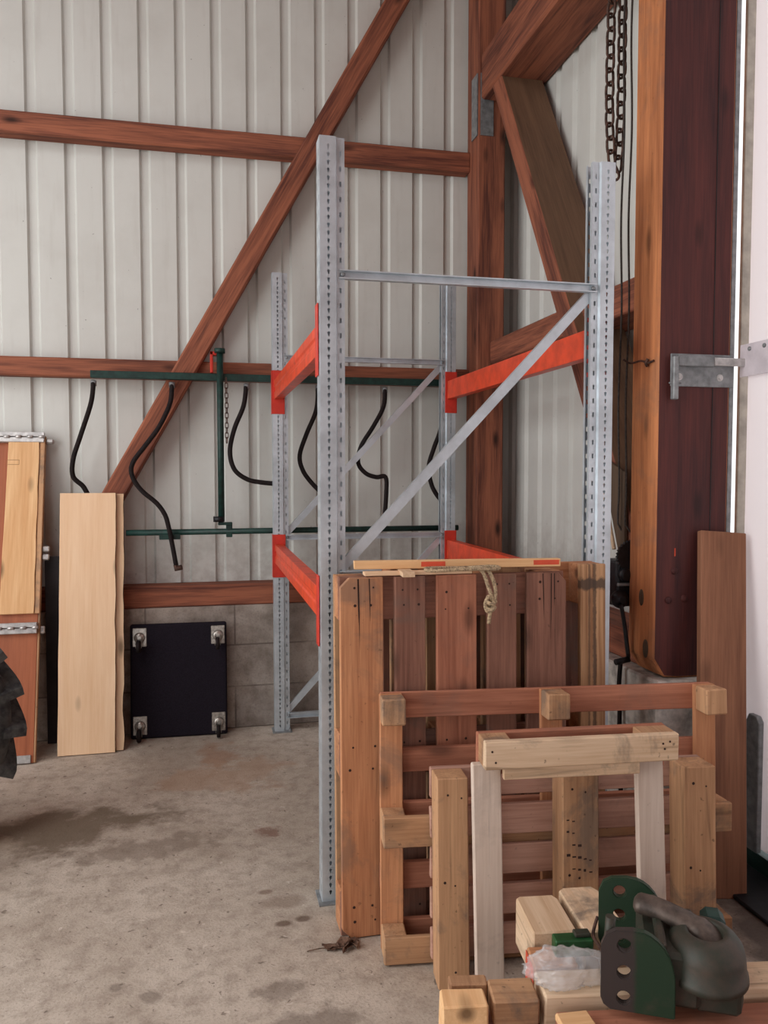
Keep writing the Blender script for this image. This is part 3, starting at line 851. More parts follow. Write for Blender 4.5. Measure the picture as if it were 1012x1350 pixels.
add_tube(bm, smooth_path([(0.87, 2.47, 1.187), (0.895, 2.425, 1.180), (0.915, 2.416, 1.13), (0.912, 2.412, 1.08), (0.898, 2.412, 1.045), (0.895, 2.416, 1.01)], 6), 0.0065, 8)
add_tube(bm, smooth_path([(0.882, 2.41, 1.085), (0.897, 2.400, 1.076), (0.915, 2.41, 1.082), (0.905, 2.424, 1.07), (0.886, 2.416, 1.062), (0.900, 2.402, 1.056), (0.914, 2.412, 1.064)], 6), 0.0065, 8)
part('hanging_knot', bm, M_ROPE, rope, True)

# ------------------------------------------------------------------ foreground timber pile
thE = R(9.0)
dE = V((math.cos(thE), -math.sin(thE), 0)); aE = V((math.sin(thE), math.cos(thE), 0))
def eframe(x, y, z): return frame((x, y, z), dE, aE, V((0, 0, 1)))
deck = [0.14, 0.097, 0.14, 0.097, 0.14]
for k in range(2):
    pallet(('bottom' if k == 0 else 'top') + ' one of the two pallets lying flat under the foreground timber pile',
           eframe(0.455 + 0.01 * k, 0.98, 0.1305 * k), 1.16, 0.774, deck, [M_PALB, M_PALB, M_PALO, M_PALB, {}], H=0.1275, group='flat pallets under the timber pile')
def timber(name, label, x, y, z, sx, sy, sz, mat, rot=0.0, pitch_=0.0, chamf=0.0, cat='timber', jit=0.002, bev=0.004):
    """x,y,z = near left bottom corner"""
    a = thE - rot
    d = V((math.cos(a), -math.sin(a), 0)); b = V((math.sin(a), math.cos(a), 0)); u = V((0, 0, 1))
    if pitch_:
        b2 = b * math.cos(pitch_) + u * math.sin(pitch_); u = d.cross(b2); b = b2
    bm = NB()
    if chamf:
        add_prism(bm, [(0, 0, 0), (sx, 0, 0), (sx, sy - chamf, 0), (sx - chamf * 0.5, sy, 0), (chamf * 0.5, sy, 0), (0, sy - chamf * 0.4, 0)], (0, 0, sz), bev)
    else:
        add_box(bm, (0, 0, 0), (sx, sy, sz), bev, jit=jit)
    o = solo(name, bm, mat, label, cat, 'timber pile in the foreground')
    o.matrix_world = frame((x, y, z), d, b, u)
    return o
ZT = 0.2605
timber('timber_beam', 'long squared timber under the green hitch, nearest the plastic bag', 0.716, 1.568, ZT, 0.80, 0.096, 0.090, M_PALL[0])
timber('timber_beam', 'long low timber along the bottom edge in front of the hitch', 0.718, 1.462, ZT, 0.78, 0.088, 0.072, M_PALR[0])
timber('timber_offcut', 'small offcut with splintered end at the bottom edge before the hitch', 0.712, 1.445, ZT + 0.0735, 0.075, 0.075, 0.016, M_PINE2[0], rot=0.1)
timber('timber_block', 'squared block at the left end of the timber pile, nearest the camera', 0.489, 1.586, ZT, 0.098, 0.062, 0.090, M_PINE2[1])
timber('timber_block', 'rough block just behind the front left block of the pile', 0.527, 1.655, ZT, 0.085, 0.035, 0.090, M_PALT[1])
timber('timber_block', 'short rough block between the front left block and the long squared timber', 0.603, 1.580, ZT + 0.03, 0.100, 0.080, 0.060, M_PALT[0])
timber('timber_block', 'grey weathered block end in the dark gap of the pile', 0.618, 1.532, ZT, 0.038, 0.12, 0.028, M_DUSTY[1], rot=-0.1)
rb = timber('timber_block', 'orange brown block with a red painted end beside the plastic bag', 0.735, 1.668, ZT, 0.105, 0.082, 0.092, M_PALO[0])
part('painted_end', box_bm((-0.0012, 0.004, 0.004), (-0.0002, 0.078, 0.088), 0), M_REDSP, rb, label='red painted end')
timber('timber_beam', 'pale upright-edged beam left of the two pointing to the leaning trestle', 0.768, 1.752, ZT, 0.110, 0.168, 0.122, M_PALL[1], rot=0.035, chamf=0.02)
timber('timber_beam', 'pale beam with cut corners right of the two pointing to the leaning trestle', 0.893, 1.730, ZT, 0.110, 0.205, 0.122, M_PALL[1], rot=0.05, chamf=0.03)
gb = thing('steel_bracket', 'small dark green steel bracket lying on the pale beams by the hitch', 'bracket', mat=eframe(0.798, 1.690, 0.3535))
part('channel', box_bm((0, 0, 0), (0.092, 0.036, 0.040), 0.003), M_GREENB, gb)
part('tab', box_bm((0.050, 0.010, 0.0405), (0.088, 0.034, 0.050), 0.002), M_HIT, gb)

# plastic bag
bm = NB()
bmesh.ops.create_icosphere(bm, subdivisions=5, radius=1.0)
for v in bm.verts:
    p = v.co.copy()
    q = V((p.x * 0.088, p.y * 0.052, p.z * 0.040))
    n1 = mnoise.noise(p * 1.7 + V((3, 1, 7))); n2 = 1 - abs(mnoise.noise(p * 2.6 + V((1, 5, 2)))) * 2; n3 = 1 - abs(mnoise.noise(p * 4.6 + V((9, 2, 4)))) * 2
    q *= 1 + 0.30 * n1 + 0.16 * max(n2, 0) ** 3 + 0.09 * max(n3, 0) ** 3
    if q.z < -0.020: q.z = -0.020
    v.co = q
for fc in bm.faces: fc.smooth = True
bag = solo('plastic_bag', bm, M_PLASTIC, 'crumpled clear plastic bag lying on the timber left of the hitch', 'bag')
bag.matrix_world = eframe(0.795, 1.620, 0.3725)

# ------------------------------------------------------------------ tractor hitch
thH = R(26.6)
dH = V((math.cos(thH), -math.sin(thH), 0)); nH = V((math.sin(thH), math.cos(thH), 0))
mH = frame((0.818, 1.510, 0.351), dH, nH, V((0, 0, 1)))
hi = thing('tractor_hitch', 'heavy green and rust cast tractor hitch lying on the timber pile', 'hitch', mat=mH)
def cheek(w, h):
    pts = [(0.02, 0.0), (w, -0.002), (w, h * 0.40)]
    for k in range(1, 8):
        a = k / 8 * PI / 2
        pts.append((w * 0.48 + (w * 0.52) * math.cos(a), h * 0.40 + h * 0.60 * math.sin(a)))
    pts += [(w * 0.42, h), (0.03, h - 0.004), (0.010, h - 0.016), (0.0, h - 0.04), (0.0, 0.025), (0.006, 0.010)]
    return pts
for (v0, m, lab) in ((0.0, M_HITF, 'front cheek plate, half rusty brown and half green'), (0.225, M_HITR, 'green rear cheek plate')):
    bm = NB()
    plate_with_holes(bm, cheek(0.152, 0.178), [circ(0.048, 0.144, 0.0145), circ(0.048, 0.086, 0.0145), circ(0.048, 0.030, 0.0145)], 0.018, Matrix.Translation((0, v0, 0)))
    bmesh.ops.bevel(bm, geom=[e for e in bm.edges if len(e.link_faces) == 2 and e.calc_face_angle(0) > 1.2], offset=0.002, segments=2, affect='EDGES')
    part('cheek_plate', bm, m, hi, label=lab)
bm = NB()
add_prism(bm, [(0.085, 0.0185, 0.03), (0.16, 0.0185, 0.0), (0.22, 0.03, 0.0), (0.24, 0.06, 0.0), (0.24, 0.20, 0.0), (0.16, 0.2245, 0.0), (0.085, 0.2245, 0.03)][:0] or
          [(0.085, 0.0185, 0.010), (0.205, 0.0185, 0.010), (0.215, 0.2245, 0.010), (0.085, 0.2245, 0.010)], (0, 0, 0.118), 0.010)
part('body', bm, M_HIT, hi)
bm = NB()
add_box(bm, (0.115, 0.0185, 0.129), (0.135, 0.2245, 0.150), 0.005)
part('cross_web', bm, M_HIT, hi)
# rounded jaw (hollow casting)
bm = NB()
prof = [(0.046, 0.046), (0.080, 0.044), (0.086, 0.050), (0.085, 0.062), (0.082, 0.066), (0.080, 0.100), (0.076, 0.118), (0.066, 0.132), (0.050, 0.142), (0.040, 0.144), (0.036, 0.138), (0.034, 0.11), (0.036, 0.06), (0.046, 0.046)]
add_lathe(bm, prof, frame((0.225, 0.085, 0.012), V((1, 0, 0)), V((0, 1.15, 0)), V((-0.03, 0, 1.0))), 40, closed=True)
part('jaw', bm, M_HIT, hi)
bm = NB()
add_prism(bm, [(0.195, 0.030, 0.002), (0.285, 0.03, 0.002), (0.300, 0.08, 0.002), (0.285, 0.135, 0.002), (0.195, 0.135, 0.002)], (0, 0, 0.062), 0.008)
part('jaw_foot', bm, M_HIT, hi)
bm = NB()
pth = smooth_path([(0.078, 0.160, 0.158), (0.12, 0.148, 0.158), (0.165, 0.130, 0.152), (0.21, 0.112, 0.140), (0.240, 0.098, 0.122), (0.250, 0.092, 0.105)], 6)
add_tube(bm, pth, 0.0215, 18, radii=[0.014 if i == 0 else (0.021 if i == 1 else (0.025 if i < 18 else 0.029)) for i in range(len(pth))], sq=(1.25, 0.82))
part('lifting_arm', bm, M_PLAT, hi, label='worn bare steel arm')
bm = NB()
add_lathe(bm, [(0.034, 0), (0.036, 0.01), (0.030, 0.02), (0.026, 0.02)], frame((0.243, 0.094, 0.098), V((1, 0, 0.3)).normalized(), V((0, 1, 0)), V((-0.3, 0, 1)).normalized()), 24)
part('arm_collar', bm, M_HIT, hi)
bm = NB(); add_box(bm, (0.225, 0.15, 0.09), (0.275, 0.215, 0.145), 0.012); part('lug', bm, M_GREENP, hi, label='pale green painted lug')
bm = NB(); add_tube(bm, [(0.03, 0.02, 0.175), (0.034, 0.05, 0.180)][:0] or [(0.016, 0.03, 0.120), (0.020, 0.03, 0.188)], 0.011, 14); part('pin', bm, M_HIT, hi)
bm = NB(); add_tube(bm, smooth_path([(-0.002, 0.235, 0.07), (-0.012, 0.20, 0.045), (0.002, 0.14, 0.05), (0.02, 0.06, 0.06)], 6), 0.004, 8); part('pull_cable', bm, M_RUST, hi)

# ------------------------------------------------------------------ back wall: green stall bars and hoses
sr = thing('stall_rail', 'long dark green metal stall rails fixed along the back wall', 'rail', (0.4, 4.66, 1.15))
part('upper_bar', box_bm((-0.60, 4.655, 2.018), (1.55, 4.695, 2.058), 0.003), M_GREENP, sr, True)
bm = NB(); add_tube(bm, [(-0.424, 4.655, 1.158), (1.52, 4.655, 1.158)], 0.017, 14); part('lower_bar', bm, M_GREENP, sr, True)
bm = NB(); add_tube(bm, [(0.099, 4.635, 1.225), (0.099, 4.635, 2.18)], 0.0185, 14)
pp = part('upright_pipe', bm, M_GREENP, sr, True)
bm = NB(); add_tube(bm, [(0.099, 4.635, 2.17), (0.099, 4.635, 2.195)], 0.03, 16); part('pipe_cap', bm, M_GREENP, pp, True)
bm = NB(); add_tube(bm, [(0.085, 4.635, 1.215), (0.085, 4.635, 1.245)], 0.032, 16); part('pipe_collar', bm, M_BLACKI, pp, True)
bm = NB(); add_box(bm, (0.08, 4.63, 1.195), (0.16, 4.66, 1.212), 0.003); add_box(bm, (0.125, 4.64, 1.125), (0.16, 4.68, 1.205), 0.003); part('hinge_bracket', bm, M_GREENP, sr, True)
bm = NB(); add_box(bm, (0.045, 4.64, 2.06), (0.062, 4.70, 2.18), 0.003); add_box(bm, (0.045, 4.64, 2.16), (0.095, 4.70, 2.18), 0.003)
part('mount_bracket', bm, M_CONN, sr, True, label='red painted bracket')
part('clamp', box_bm((-0.245, 4.634, 1.118), (-0.13, 4.672, 1.150), 0.003), M_GREENP, sr, True)
bm = NB(); add_lathe(bm, [(0.005, -0.02), (0.03, -0.018), (0.03, 0.018), (0.005, 0.02)], frame((0.43, 4.65, 1.158), V((0, 1, 0)), V((0, 0, 1)), V((1, 0, 0))), 16); part('clamp', bm, M_GREENP, sr, True)

def wallpt(x, y, Y=4.615):
    """a photograph-frame direction met with the wall plane, used once to lay out the hose curves"""
    r = fw + rt * ((x - 506) / f_px) - up * ((y - 675) / f_px)
    k = Y / r.y
    return V((r.x * k, Y, 1.5 + r.z * k))
hoses = [
 ([(122, 501), (120, 530), (106, 573), (95, 605), (94, 628), (103, 643), (117, 656), (128, 664)], 'black hose hanging leftmost on the green bar, above the pale plank'),
 ([(226, 505), (224, 530), (210, 562), (191, 588), (175, 610), (174, 627), (186, 646), (206, 663), (217, 678), (222, 694), (227, 718), (232, 745)], 'long black hose hanging in front of the diagonal brace down past the lower bar'),
 ([(325, 507), (321, 535), (309, 565), (303, 595), (309, 619), (326, 632), (345, 636), (366, 638)], 'black hose hanging between the upright green pipe and the rear rack post'),
 ([(420, 510), (417, 540), (404, 572), (395, 600), (399, 620), (411, 637), (426, 652)], 'black hose hanging just left of the front left rack post'),
 ([(510, 511), (507, 535), (492, 562), (476, 588), (472, 610), (482, 624), (496, 629), (508, 629), (509, 650), (506, 692)], 'black hose with a sharp bend hanging behind the rack middle'),
 ([(584, 511), (582, 560), (572, 590), (565, 615), (569, 640), (580, 658), (592, 664)], 'black hose hanging rightmost, beside the rear right rack post'),
]
for pts, lab in hoses:
    h = thing('rubber_hose', lab, 'hose', wallpt(*pts[0]), group='hoses on the green bar')
    p3 = [wallpt(*q, 4.615 if ('diagonal' in lab or 'sharp' in lab) else 4.64) for q in pts]
    p3[0] = V((p3[0].x, 4.672, 2.003)); p3[1].y = 4.645
    if 'leftmost' in lab:
        p3 = p3[:5]
        for q, yy_ in zip(p3[2:], (4.655, 4.68, 4.70)): q.y = yy_
        p3.append(V((-0.655, 4.71, 1.42))); p3.append(V((-0.63, 4.715, 1.37)))
    bm = NB(); add_tube(bm, smooth_path(p3, 6), 0.0135, 10); part('tube', bm, M_RUBBER, h, True)
    bm = NB(); add_tube(bm, [p3[0], p3[0] + V((0, 0, -0.03))], 0.0165, 12); part('clamp', bm, M_GALVD, h, True)
    if 'past the lower' in lab:
        bm = NB(); add_tube(bm, [p3[-1], p3[-1] + V((0.0, 0, -0.02)), p3[-1] + V((0.03, -0.01, -0.012))], 0.016, 10); part('end_fitting', bm, M_RUST, h, True)
# thin chain by the pipe
def link_bm(L, W, r):
    bm = NB(); pts = []
    for k in range(16):
        a = 2 * PI * k / 16
        x = W / 2 * math.cos(a); z = (L / 2 - W / 2) * (1 if math.sin(a) > 0 else -1) * (1 if abs(math.sin(a)) > 0.05 else 0) + W / 2 * math.sin(a)
        pts.append((x, 0, z))
    add_tube(bm, pts, r, 8, closed=True); return bm
def chain(label, pts, L, W, r, mat, name='chain', group=None):
    t = thing(name, label, 'chain', pts[0])
    me = mkmesh('link', link_bm(L, W, r), mat)
    pts = [V(p) for p in pts]
    # resample at the link pitch
    pitch_ = L - 2 * r * 1.15
    seg = smooth_path(pts, 12); dist = 0; k = 0; need = 0.0
    for a, b in zip(seg[:-1], seg[1:]):
        d = (b - a); ln = d.length
        while need <= dist + ln:
            p = a + d * ((need - dist) / ln)
            z = d.normalized(); x = V((1, 0.35, 0)) if k % 2 else V((-0.35, 1, 0))
            x = (x - z * x.dot(z)).normalized(); y = z.cross(x)
            o = bpy.data.objects.new('link', me); C.objects.link(o); o.parent = t
            o.matrix_local = Matrix.Translation(-pts[0]) @ frame(p, x, y, z)
            k += 1; need += pitch_
        dist += ln
    return t
chain('thin rusty chain hanging beside the upright green pipe', [(0.132, 4.62, 2.015), (0.134, 4.62, 1.85), (0.133, 4.62, 1.66)], 0.034, 0.018, 0.0026, M_RUST)

# ------------------------------------------------------------------ leaning boards on the left
def lean(y0, z0, ang): # local x right, y along depth (0 = front face), z up the board
    return frame((0, y0, z0), V((1, 0, 0)), V((0, math.cos(ang), -math.sin(ang))), V((0, math.sin(ang), math.cos(ang))))
aL = R(15.5)
m1 = lean(4.300, 0.012, aL)
hp = thing('hinged_board', 'tall orange panel with pale plank and metal hinge strips leaning behind the tyre', 'board', mat=Matrix.Translation((-1.0, 0, 0)) @ m1)
def lp(name, lo, hi, mat, bev=0.002, label=None, parent=hp):
    bm = NB(); add_box(bm, (lo[0] + 1.0, lo[1], lo[2]), (hi[0] + 1.0, hi[1], hi[2]), bev); return part(name, bm, mat, parent, label=label)
lp('panel', (-1.35, 0.024, 0.0), (-0.868, 0.048, 1.765), M_REDP[2], label='orange brown panel')
lp('edge_board', (-0.884, 0.006, 0.765), (-0.858, 0.0235, 1.735), M_PALT[2])
lp('edge_strip', (-0.8675, 0.0245, 0.0), (-0.858, 0.048, 1.76), M_PALT[2])
bm = NB()
out = []
for k in range(15):
    z = 0.765 + 0.97 * k / 14; out.append((1.0 - 0.886 + 0.002 * math.sin(k * 1.7) + random.uniform(-0.001, 0.001), 0.0, z))
left = []
for k in range(15):
    z = 0.765 + 0.97 * (14 - k) / 14; left.append((1.0 - 1.045 - 0.012 * k / 14 + random.uniform(-0.001, 0.001), 0.0, z))
add_prism(bm, out + left, (0, 0.0238, 0), 0.0015)
pk = part('plank', bm, M_PINE2[2], hp, label='pale yellow plank with wane on both edges')
bm = NB()
sx0, sz0 = 1.0 - 1.052, 1.585
for (a, b, c, dd) in ((0, 0, 0.066, 0.002), (0, 0.026, 0.066, 0.028), (0, 0, 0.002, 0.028), (0.064, 0, 0.066, 0.028)):
    add_box(bm, (sx0 + a, -0.0006, sz0 + b), (sx0 + c, -0.0001, sz0 + dd))
part('printed_stamp', bm, M_INK, pk, label='faint rectangular stamp')
for (z, x1) in ((1.745, -0.862), (0.690, -0.868)):
    hb = lp('hinge_strip', (-1.34, -0.004, z - 0.03), (x1, 0.023, z - 0.002), M_ZINC, label='bright metal hinge strip')
    lp('hinge_strip', (-1.34, -0.004, z + 0.002), (x1, 0.023, z + 0.028), M_ZINC, label='bright metal hinge strip')
    for k in range(8):
        bm = NB(); add_tube(bm, [(1.0 - 1.31 + k * 0.06, -0.006, z), (1.0 - 1.28 + k * 0.06, -0.006, z)], 0.0085, 10); part('knuckle', bm, M_ZINC, hp)
for (x0_, x1_, y0_, y1_, z0_, z1_, bv) in ((0.8575, 0.822, 0.02, 0.05, 1.10, 1.132, 0.005), (0.8575, 0.822, 0.02, 0.05, 1.055, 1.087, 0.005), (0.8575, 0.815, 0.02, 0.05, 1.715, 1.745, 0.008), (0.8575, 0.835, 0.03, 0.055, 0.66, 0.70, 0.004)):
    lp('side_hinge', (-x0_, y0_, z0_), (-x1_, y1_, z1_), M_ZINC, bv)
lp('foot_plate', (-1.34, 0.015, 0.0), (-0.880, 0.0235, 0.04), M_ZINC, label='metal foot strip')
o = solo('board', box_bm((-0.852, 0, 0), (-0.60, 0.018, 1.035), 0.002), M_DARKB, 'black board in the gap behind the pale planks, partly painted shade', 'board'); o.matrix_world = lean(4.622, 0.002, R(1.2))  # board also blackens the lower gap, where only shade falls

def liveplank(name, label, x0, x1, L, wav, y0, ang, th, mat, bark=True, seed=0):
    rnd = random.Random(seed)
    r = [(x1 + wav * mnoise.noise(V((seed, k * 0.45, 0))) , 0, L * k / 20) for k in range(21)]
    l = [(x0 + wav * 0.35 * mnoise.noise(V((seed + 9, k * 0.35, 0))), 0, L * (20 - k) / 20) for k in range(21)]
    bm = NB(); add_prism(bm, r + l, (0, th, 0), 0.0012)
    bm.normal_update()
    for fc in bm.faces: fc.material_index = 1 if (bark and fc.normal.x > 0.6) else 0
    o = solo(name, bm, [mat, M_BARK], label, 'plank', 'pale planks on the back wall'); o.matrix_world = lean(y0, th * math.sin(ang), ang)
    return o
liveplank('plank', 'wide pale pine plank leaning on the back wall beside the black dolly', -0.764, -0.474, 1.40, 0.006, 4.395, R(10.0), 0.026, M_PINE[2], seed=3)
liveplank('plank', 'pine plank behind the wide pale one, only its rough right edge showing', -0.70, -0.434, 1.395, 0.012, 4.4235, R(10.0), 0.022, M_PINE[2], seed=5)

# dolly
aD = R(5.0)
dl = thing('furniture_dolly', 'black carpeted furniture dolly on its edge with four swivel castors', 'dolly', mat=frame((-0.412, 4.588, 0.004), V((0.9965, -0.035, 0)).normalized(), V((0.035 * math.cos(aD), 0.9965 * math.cos(aD), -math.sin(aD))).normalized(), V((0.0, math.sin(aD), math.cos(aD))).normalized()))
mdl = dl.matrix_world.copy()
bm = NB(); add_box(bm, (0, 0, 0), (0.532, 0.02, 0.640), 0.012, seg=3); part('carpeted_board', bm, M_CARPET, dl)
for (cx_, cz_) in ((0.052, 0.565), (0.483, 0.565), (0.052, 0.072), (0.483, 0.072)):
    bm = NB(); add_box(bm, (cx_ - 0.038, -0.004, cz_ - 0.050), (cx_ + 0.038, -0.0003, cz_ + 0.054), 0.003)
    ca = part('castor_plate', bm, M_CAST, dl)
    bm = NB(); add_lathe(bm, [(0.027, 0.004), (0.030, 0.011), (0.026, 0.016), (0.020, 0.022), (0.010, 0.024)], frame((cx_, 0, cz_), V((1, 0, 0)), V((0, 0, 1)), V((0, -1, 0))), 20)
    for (sx, sz) in ((-1, -1), (1, -1), (-1, 1), (1, 1)):
        add_lathe(bm, [(0.005, 0.004), (0.005, 0.009)], frame((cx_ + sx * 0.028, 0, cz_ + sz * 0.036), V((1, 0, 0)), V((0, 0, 1)), V((0, -1, 0))), 8)
    part('swivel', bm, M_CAST, ca)
    bm = NB()
    for sx in (-1, 1):
        add_prism(bm, [(cx_ + sx * 0.014, -0.018, cz_ + 0.014), (cx_ + sx * 0.014, -0.018, cz_ - 0.018), (cx_ + sx * 0.014, -0.058, cz_ - 0.052), (cx_ + sx * 0.014, -0.066, cz_ - 0.030)], (sx * 0.002, 0, 0))
    part('fork', bm, M_CAST, ca)
    bm = NB(); add_lathe(bm, [(0.004, -0.0105), (0.031, -0.0105), (0.035, -0.006), (0.035, 0.006), (0.031, 0.0105), (0.004, 0.0105)], frame((cx_, -0.058, cz_ - 0.042), V((0, 1, 0)), V((0, 0, 1)), V((1, 0, 0))), 24)
    part('wheel', bm, M_RUBBER, ca)

# ------------------------------------------------------------------ tractor tyre
def tyre():
    Rr, Wd = 0.455, 0.34
    seg = 96
    prof = [(0.27, -0.10), (0.30, -0.135), (0.37, -0.165), (0.425, -0.162), (0.446, -0.14), (0.453, -0.07), (Rr, 0.0), (0.453, 0.07), (0.446, 0.14), (0.425, 0.162), (0.37, 0.165), (0.30, 0.135), (0.27, 0.10)]
    t = thing('tractor', 'tractor at the left edge, only its black lugged front tyre in view', 'tractor', (0, 0, 0))
    bm = NB(); add_lathe(bm, prof, Matrix.Identity(4), seg, closed=True)
    n = 18
    for k in range(n):
        for sgn in (-1, 1):
            a0 = 2 * PI * (k + (0.5 if sgn > 0 else 0)) / n
            sec = []
            for i in range(8):
                q = i / 7
                w = sgn * (-0.015 + q * 0.185); a = a0 - 0.30 * q
                fall = max(0, q - 0.82) / 0.18
                rb = 0.440 - 0.035 * fall; rt_ = 0.506 - 0.004 * q - 0.006 * fall
                hw_ = 0.012 + 0.004 * q
                row = []
                for (da, r) in ((-1.35, rb), (-0.95, rt_), (0.95, rt_), (1.35, rb)):
                    aa = a + da * hw_ / 0.48
                    row.append(bm.verts.new(V((r * math.cos(aa), r * math.sin(aa), w))))
                sec.append(row)
            fs = []
            for r0, r1 in zip(sec[:-1], sec[1:]):
                for j in range(4):
                    jj = (j + 1) % 4
                    fs.append(bm.faces.new((r0[j], r0[jj], r1[jj], r1[j])))
            fs.append(bm.faces.new(sec[0][::-1])); fs.append(bm.faces.new(sec[-1]))
            bmesh.ops.recalc_face_normals(bm, faces=fs)
    ty_ = part('tyre', bm, M_TYRE, t)
    bm = NB(); add_lathe(bm, [(0.02, 0.02), (0.20, 0.03), (0.255, 0.09), (0.282, 0.105), (0.276, 0.12), (0.24, 0.10), (0.24, -0.10), (0.276, -0.12), (0.282, -0.105), (0.255, -0.09), (0.20, 0.01), (0.02, 0.0)], Matrix.Identity(4), 48)
    part('rim', bm, M_RIM, ty_)
    return t
ty = tyre()
axis = V((0.55, -0.835, 0)).normalized()
xx = V((0, 0, 1)).cross(axis).normalized()
ty.matrix_world = frame((-1.215, 3.30, 0.506), xx, axis.cross(xx), axis)

# ------------------------------------------------------------------ right wall hanging things
chain('rusty heavy chain hanging in a doubled loop beside the main post', [(1.618, 3.00, 3.67), (1.612, 3.00, 3.3), (1.610, 3.00, 2.95), (1.624, 3.00, 2.75), (1.640, 3.00, 2.705), (1.652, 3.00, 2.75), (1.660, 3.00, 2.95), (1.662, 3.00, 3.3), (1.662, 3.00, 3.67)], 0.066, 0.038, 0.0055, M_RUST)
for (xs_, lab) in (((1.600, 2.870), 'dark thin cord hanging left along the main post to the winch'), ((1.612, 2.835), 'dark thin cord nearest the main post, running down to the winch')):
    bm = NB()
    pts = [(xs_[0], xs_[1], 3.695 - k * 0.1) for k in range(25)]
    pts = [(p[0] + 0.004 * math.sin(i * 0.9), p[1], p[2]) for i, p in enumerate(pts)] + [(1.64 if xs_[1] > 2.85 else 1.66, xs_[1] + 0.01, 1.25)]
    add_tube(bm, smooth_path(pts, 2), 0.0042, 8)
    solo('cord', bm, M_CORD, lab, 'cord', 'cords beside the main post')
bm = NB(); add_tube(bm, smooth_path([(1.60, 2.80, 1.93), (1.625, 2.79, 1.915), (1.64, 2.74, 1.918), (1.643, 2.70, 1.905), (1.649, 2.668, 1.91)], 5), 0.004, 8)
add_tube(bm, smooth_path([(1.645, 2.70, 1.92), (1.640, 2.705, 1.905), (1.648, 2.71, 1.895)], 4), 0.006, 8)
solo('nail_hook', bm, M_RUST, 'bent rusty hook on the orange side of the main post', 'hook').location = (-0.025, 0, 0)
wn = thing('hand_winch', 'black hand winch with crank fixed behind the main post', 'winch', (1.64, 2.89, 1.05))
fy = lambda x, y, z: frame((x, y, z), V((1, 0, 0)), V((0, 0, 1)), V((0, -1, 0)))
bm = NB(); add_box(bm, (1.585, 2.845, 0.965), (1.71, 2.955, 1.150), 0.012, seg=2); part('housing', bm, M_BLACKI, wn, True)
bm = NB(); add_box(bm, (1.64, 2.8315, 0.98), (1.72, 2.8445, 1.13), 0.002); part('mounting_plate', bm, M_BLACKI, wn, True)
bm = NB()
gp = []
for k in range(60):
    r = 0.068 if (k % 2 == 0) else 0.061
    a = 2 * PI * k / 60; gp.append((1.648 + r * math.cos(a), 2.835, 1.165 + r * math.sin(a)))
add_prism(bm, gp, (0, 0.014, 0)); part('gear', bm, M_BLACKI, wn, True, label='black toothed gear')
bm = NB(); add_lathe(bm, [(0.034, 0), (0.036, 0.018), (0.024, 0.026), (0.014, 0.04)], fy(1.592, 2.843, 1.000), 24); part('hub', bm, M_BLACKI, wn, True)
bm = NB(); add_lathe(bm, [(0.026, 0), (0.026, 0.02), (0.015, 0.025)], fy(1.615, 2.843, 1.095), 20); part('spindle', bm, M_BLACKI, wn, True)
bm = NB(); add_box(bm, (1.585, 2.832, 1.050), (1.64, 2.844, 1.062), 0.002); part('ratchet_bar', bm, M_GALVD, wn, True)
bm = NB(); add_tube(bm, smooth_path([(1.578, 2.795, 0.985), (1.595, 2.795, 0.90), (1.613, 2.795, 0.775)], 4), 0.011, 10, sq=(1, 0.7)); cr = part('crank', bm, M_BLACKI, wn, True)
bm = NB(); add_tube(bm, [(1.615, 2.795, 0.768), (1.555, 2.79, 0.760)], 0.012, 12); part('grip', bm, M_BLACKI, cr, True)
# dark board and stick leaning behind the winch
bm = NB(); add_prism(bm, [(0, 2.852, 1.15), (0, 2.90, 1.19), (0, 3.05, 1.565), (0, 2.852, 1.50)], (0.014, 0, 0), 0.002)
o = solo('plywood_board', bm, M_DARKW[2], 'dark slanted plywood offcut above the winch on the right wall', 'board'); o.matrix_world = Matrix.Translation((1.618, 0, 0))
bm = NB(); add_tube(bm, [(1.606, 3.062, 1.58), (1.606, 2.905, 1.19)], 0.008, 8); solo('stick', bm, M_PALL[2], 'thin pale stick along the slanted edge of the dark plywood above the winch', 'stick')
bm = NB(); add_tube(bm, smooth_path([(1.605, 2.84, 0.745), (1.600, 2.84, 0.66), (1.610, 2.85, 0.60), (1.605, 2.84, 0.40), (1.61, 2.83, 0.20), (1.60, 2.82, 0.01)], 6), 0.009, 8)
solo('rubber_hose', bm, M_RUBBER, 'black cable hanging down the white plinth below the winch', 'hose')

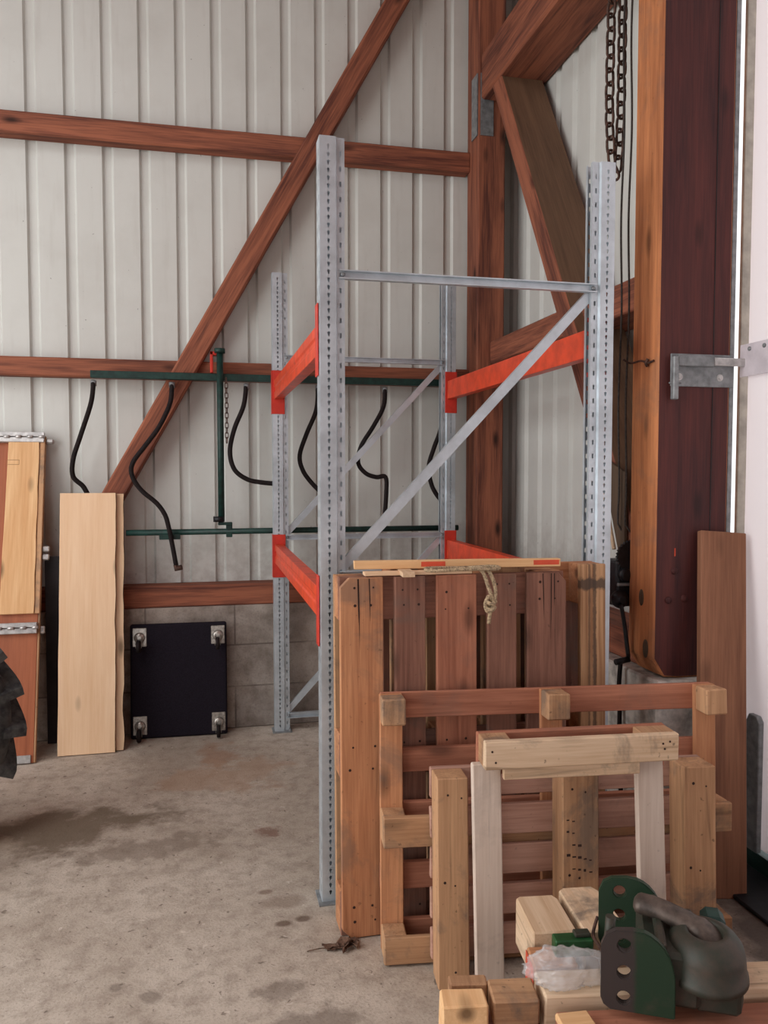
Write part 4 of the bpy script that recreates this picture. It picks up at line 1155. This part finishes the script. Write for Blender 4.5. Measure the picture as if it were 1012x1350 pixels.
# ------------------------------------------------------------------ dry leaf on the floor
bm = NB()
for (ox, oy, s_, rz) in ((0, 0, 0.045, 0.3), (0.045, 0.012, 0.036, 1.7), (-0.03, 0.004, 0.03, 2.6), (0.02, -0.015, 0.03, 0.9)):
    n = 7
    grid = []
    for i in range(n):
        row = []
        for j in range(n):
            u = i / (n - 1) * 2 - 1; v = j / (n - 1) * 2 - 1
            wv = (1 - abs(u) ** 1.6) * (0.7 + 0.3 * math.sin(5 * u))
            x = u * s_; y = v * wv * s_ * 0.7
            z = 0.004 + s_ * 0.35 * abs(v) * (0.5 + 0.5 * math.sin(3 * u + ox * 90)) + s_ * 0.25 * abs(mnoise.noise(V((u * 2, v * 2, ox * 100))))
            row.append(bm.verts.new(V((ox + x * math.cos(rz) - y * math.sin(rz), oy + x * math.sin(rz) + y * math.cos(rz), z))))
        grid.append(row)
    for i in range(n - 1):
        for j in range(n - 1):
            try: bm.faces.new((grid[i][j], grid[i + 1][j], grid[i + 1][j + 1], grid[i][j + 1]))
            except ValueError: pass
bmesh.ops.dissolve_degenerate(bm, dist=1e-6, edges=bm.edges[:])
bm.transform(Matrix.Translation((0.405, 2.41, 0.0)))
lf = solo('dry_leaf', bm, M_LEAF, 'crumpled dry brown leaf on the floor left of the pallets', 'leaf')
lf.modifiers.new('thick', 'SOLIDIFY').thickness = 0.0012
bm = NB(); add_tube(bm, smooth_path([(0.375, 2.41, 0.004), (0.34, 2.405, 0.010), (0.30, 2.41, 0.003)], 4), 0.0016, 6)
part('stalk', bm, M_LEAF, lf)

# ------------------------------------------------------------------ light
w = bpy.data.worlds.new('daylight'); bpy.context.scene.world = w; w.use_nodes = True
bg = w.node_tree.nodes['Background']
bg.inputs['Color'].default_value = (0.98, 0.985, 1.0, 1); bg.inputs['Strength'].default_value = 1.5
def area(name, loc, target, sx, sy, power, col=(1.0, 0.985, 0.975)):
    l = bpy.data.lights.new(name, 'AREA'); l.shape = 'RECTANGLE'; l.size = sx; l.size_y = sy; l.energy = power; l.color = col
    o = bpy.data.objects.new(name, l); C.objects.link(o); o.location = loc
    o.rotation_euler = (V(target) - V(loc)).to_track_quat('-Z', 'Y').to_euler()
    return o
area('gateway_daylight', (-3.58, 1.4, 2.1), (0.0, 1.7, 1.6), 4.5, 4.0, 165)
area('added_rear_fill', (-1.8, -3.9, 1.6), (0.5, 3.0, 1.2), 2.7, 2.8, 14)  # weak fill added from behind the viewer, no known source
area('added_top_fill', (-2.0, 1.1, 5.19), (-1.9, 1.1, 0.0), 1.9, 3.7, 80)  # added overhead light, brightens the floor and timber tops
sc = bpy.context.scene
sc.view_settings.view_transform = 'Standard'; sc.view_settings.look = 'None'
sc.view_settings.gamma = 1.0; sc.view_settings.use_curve_mapping = False
sc.view_settings.exposure = -0.12
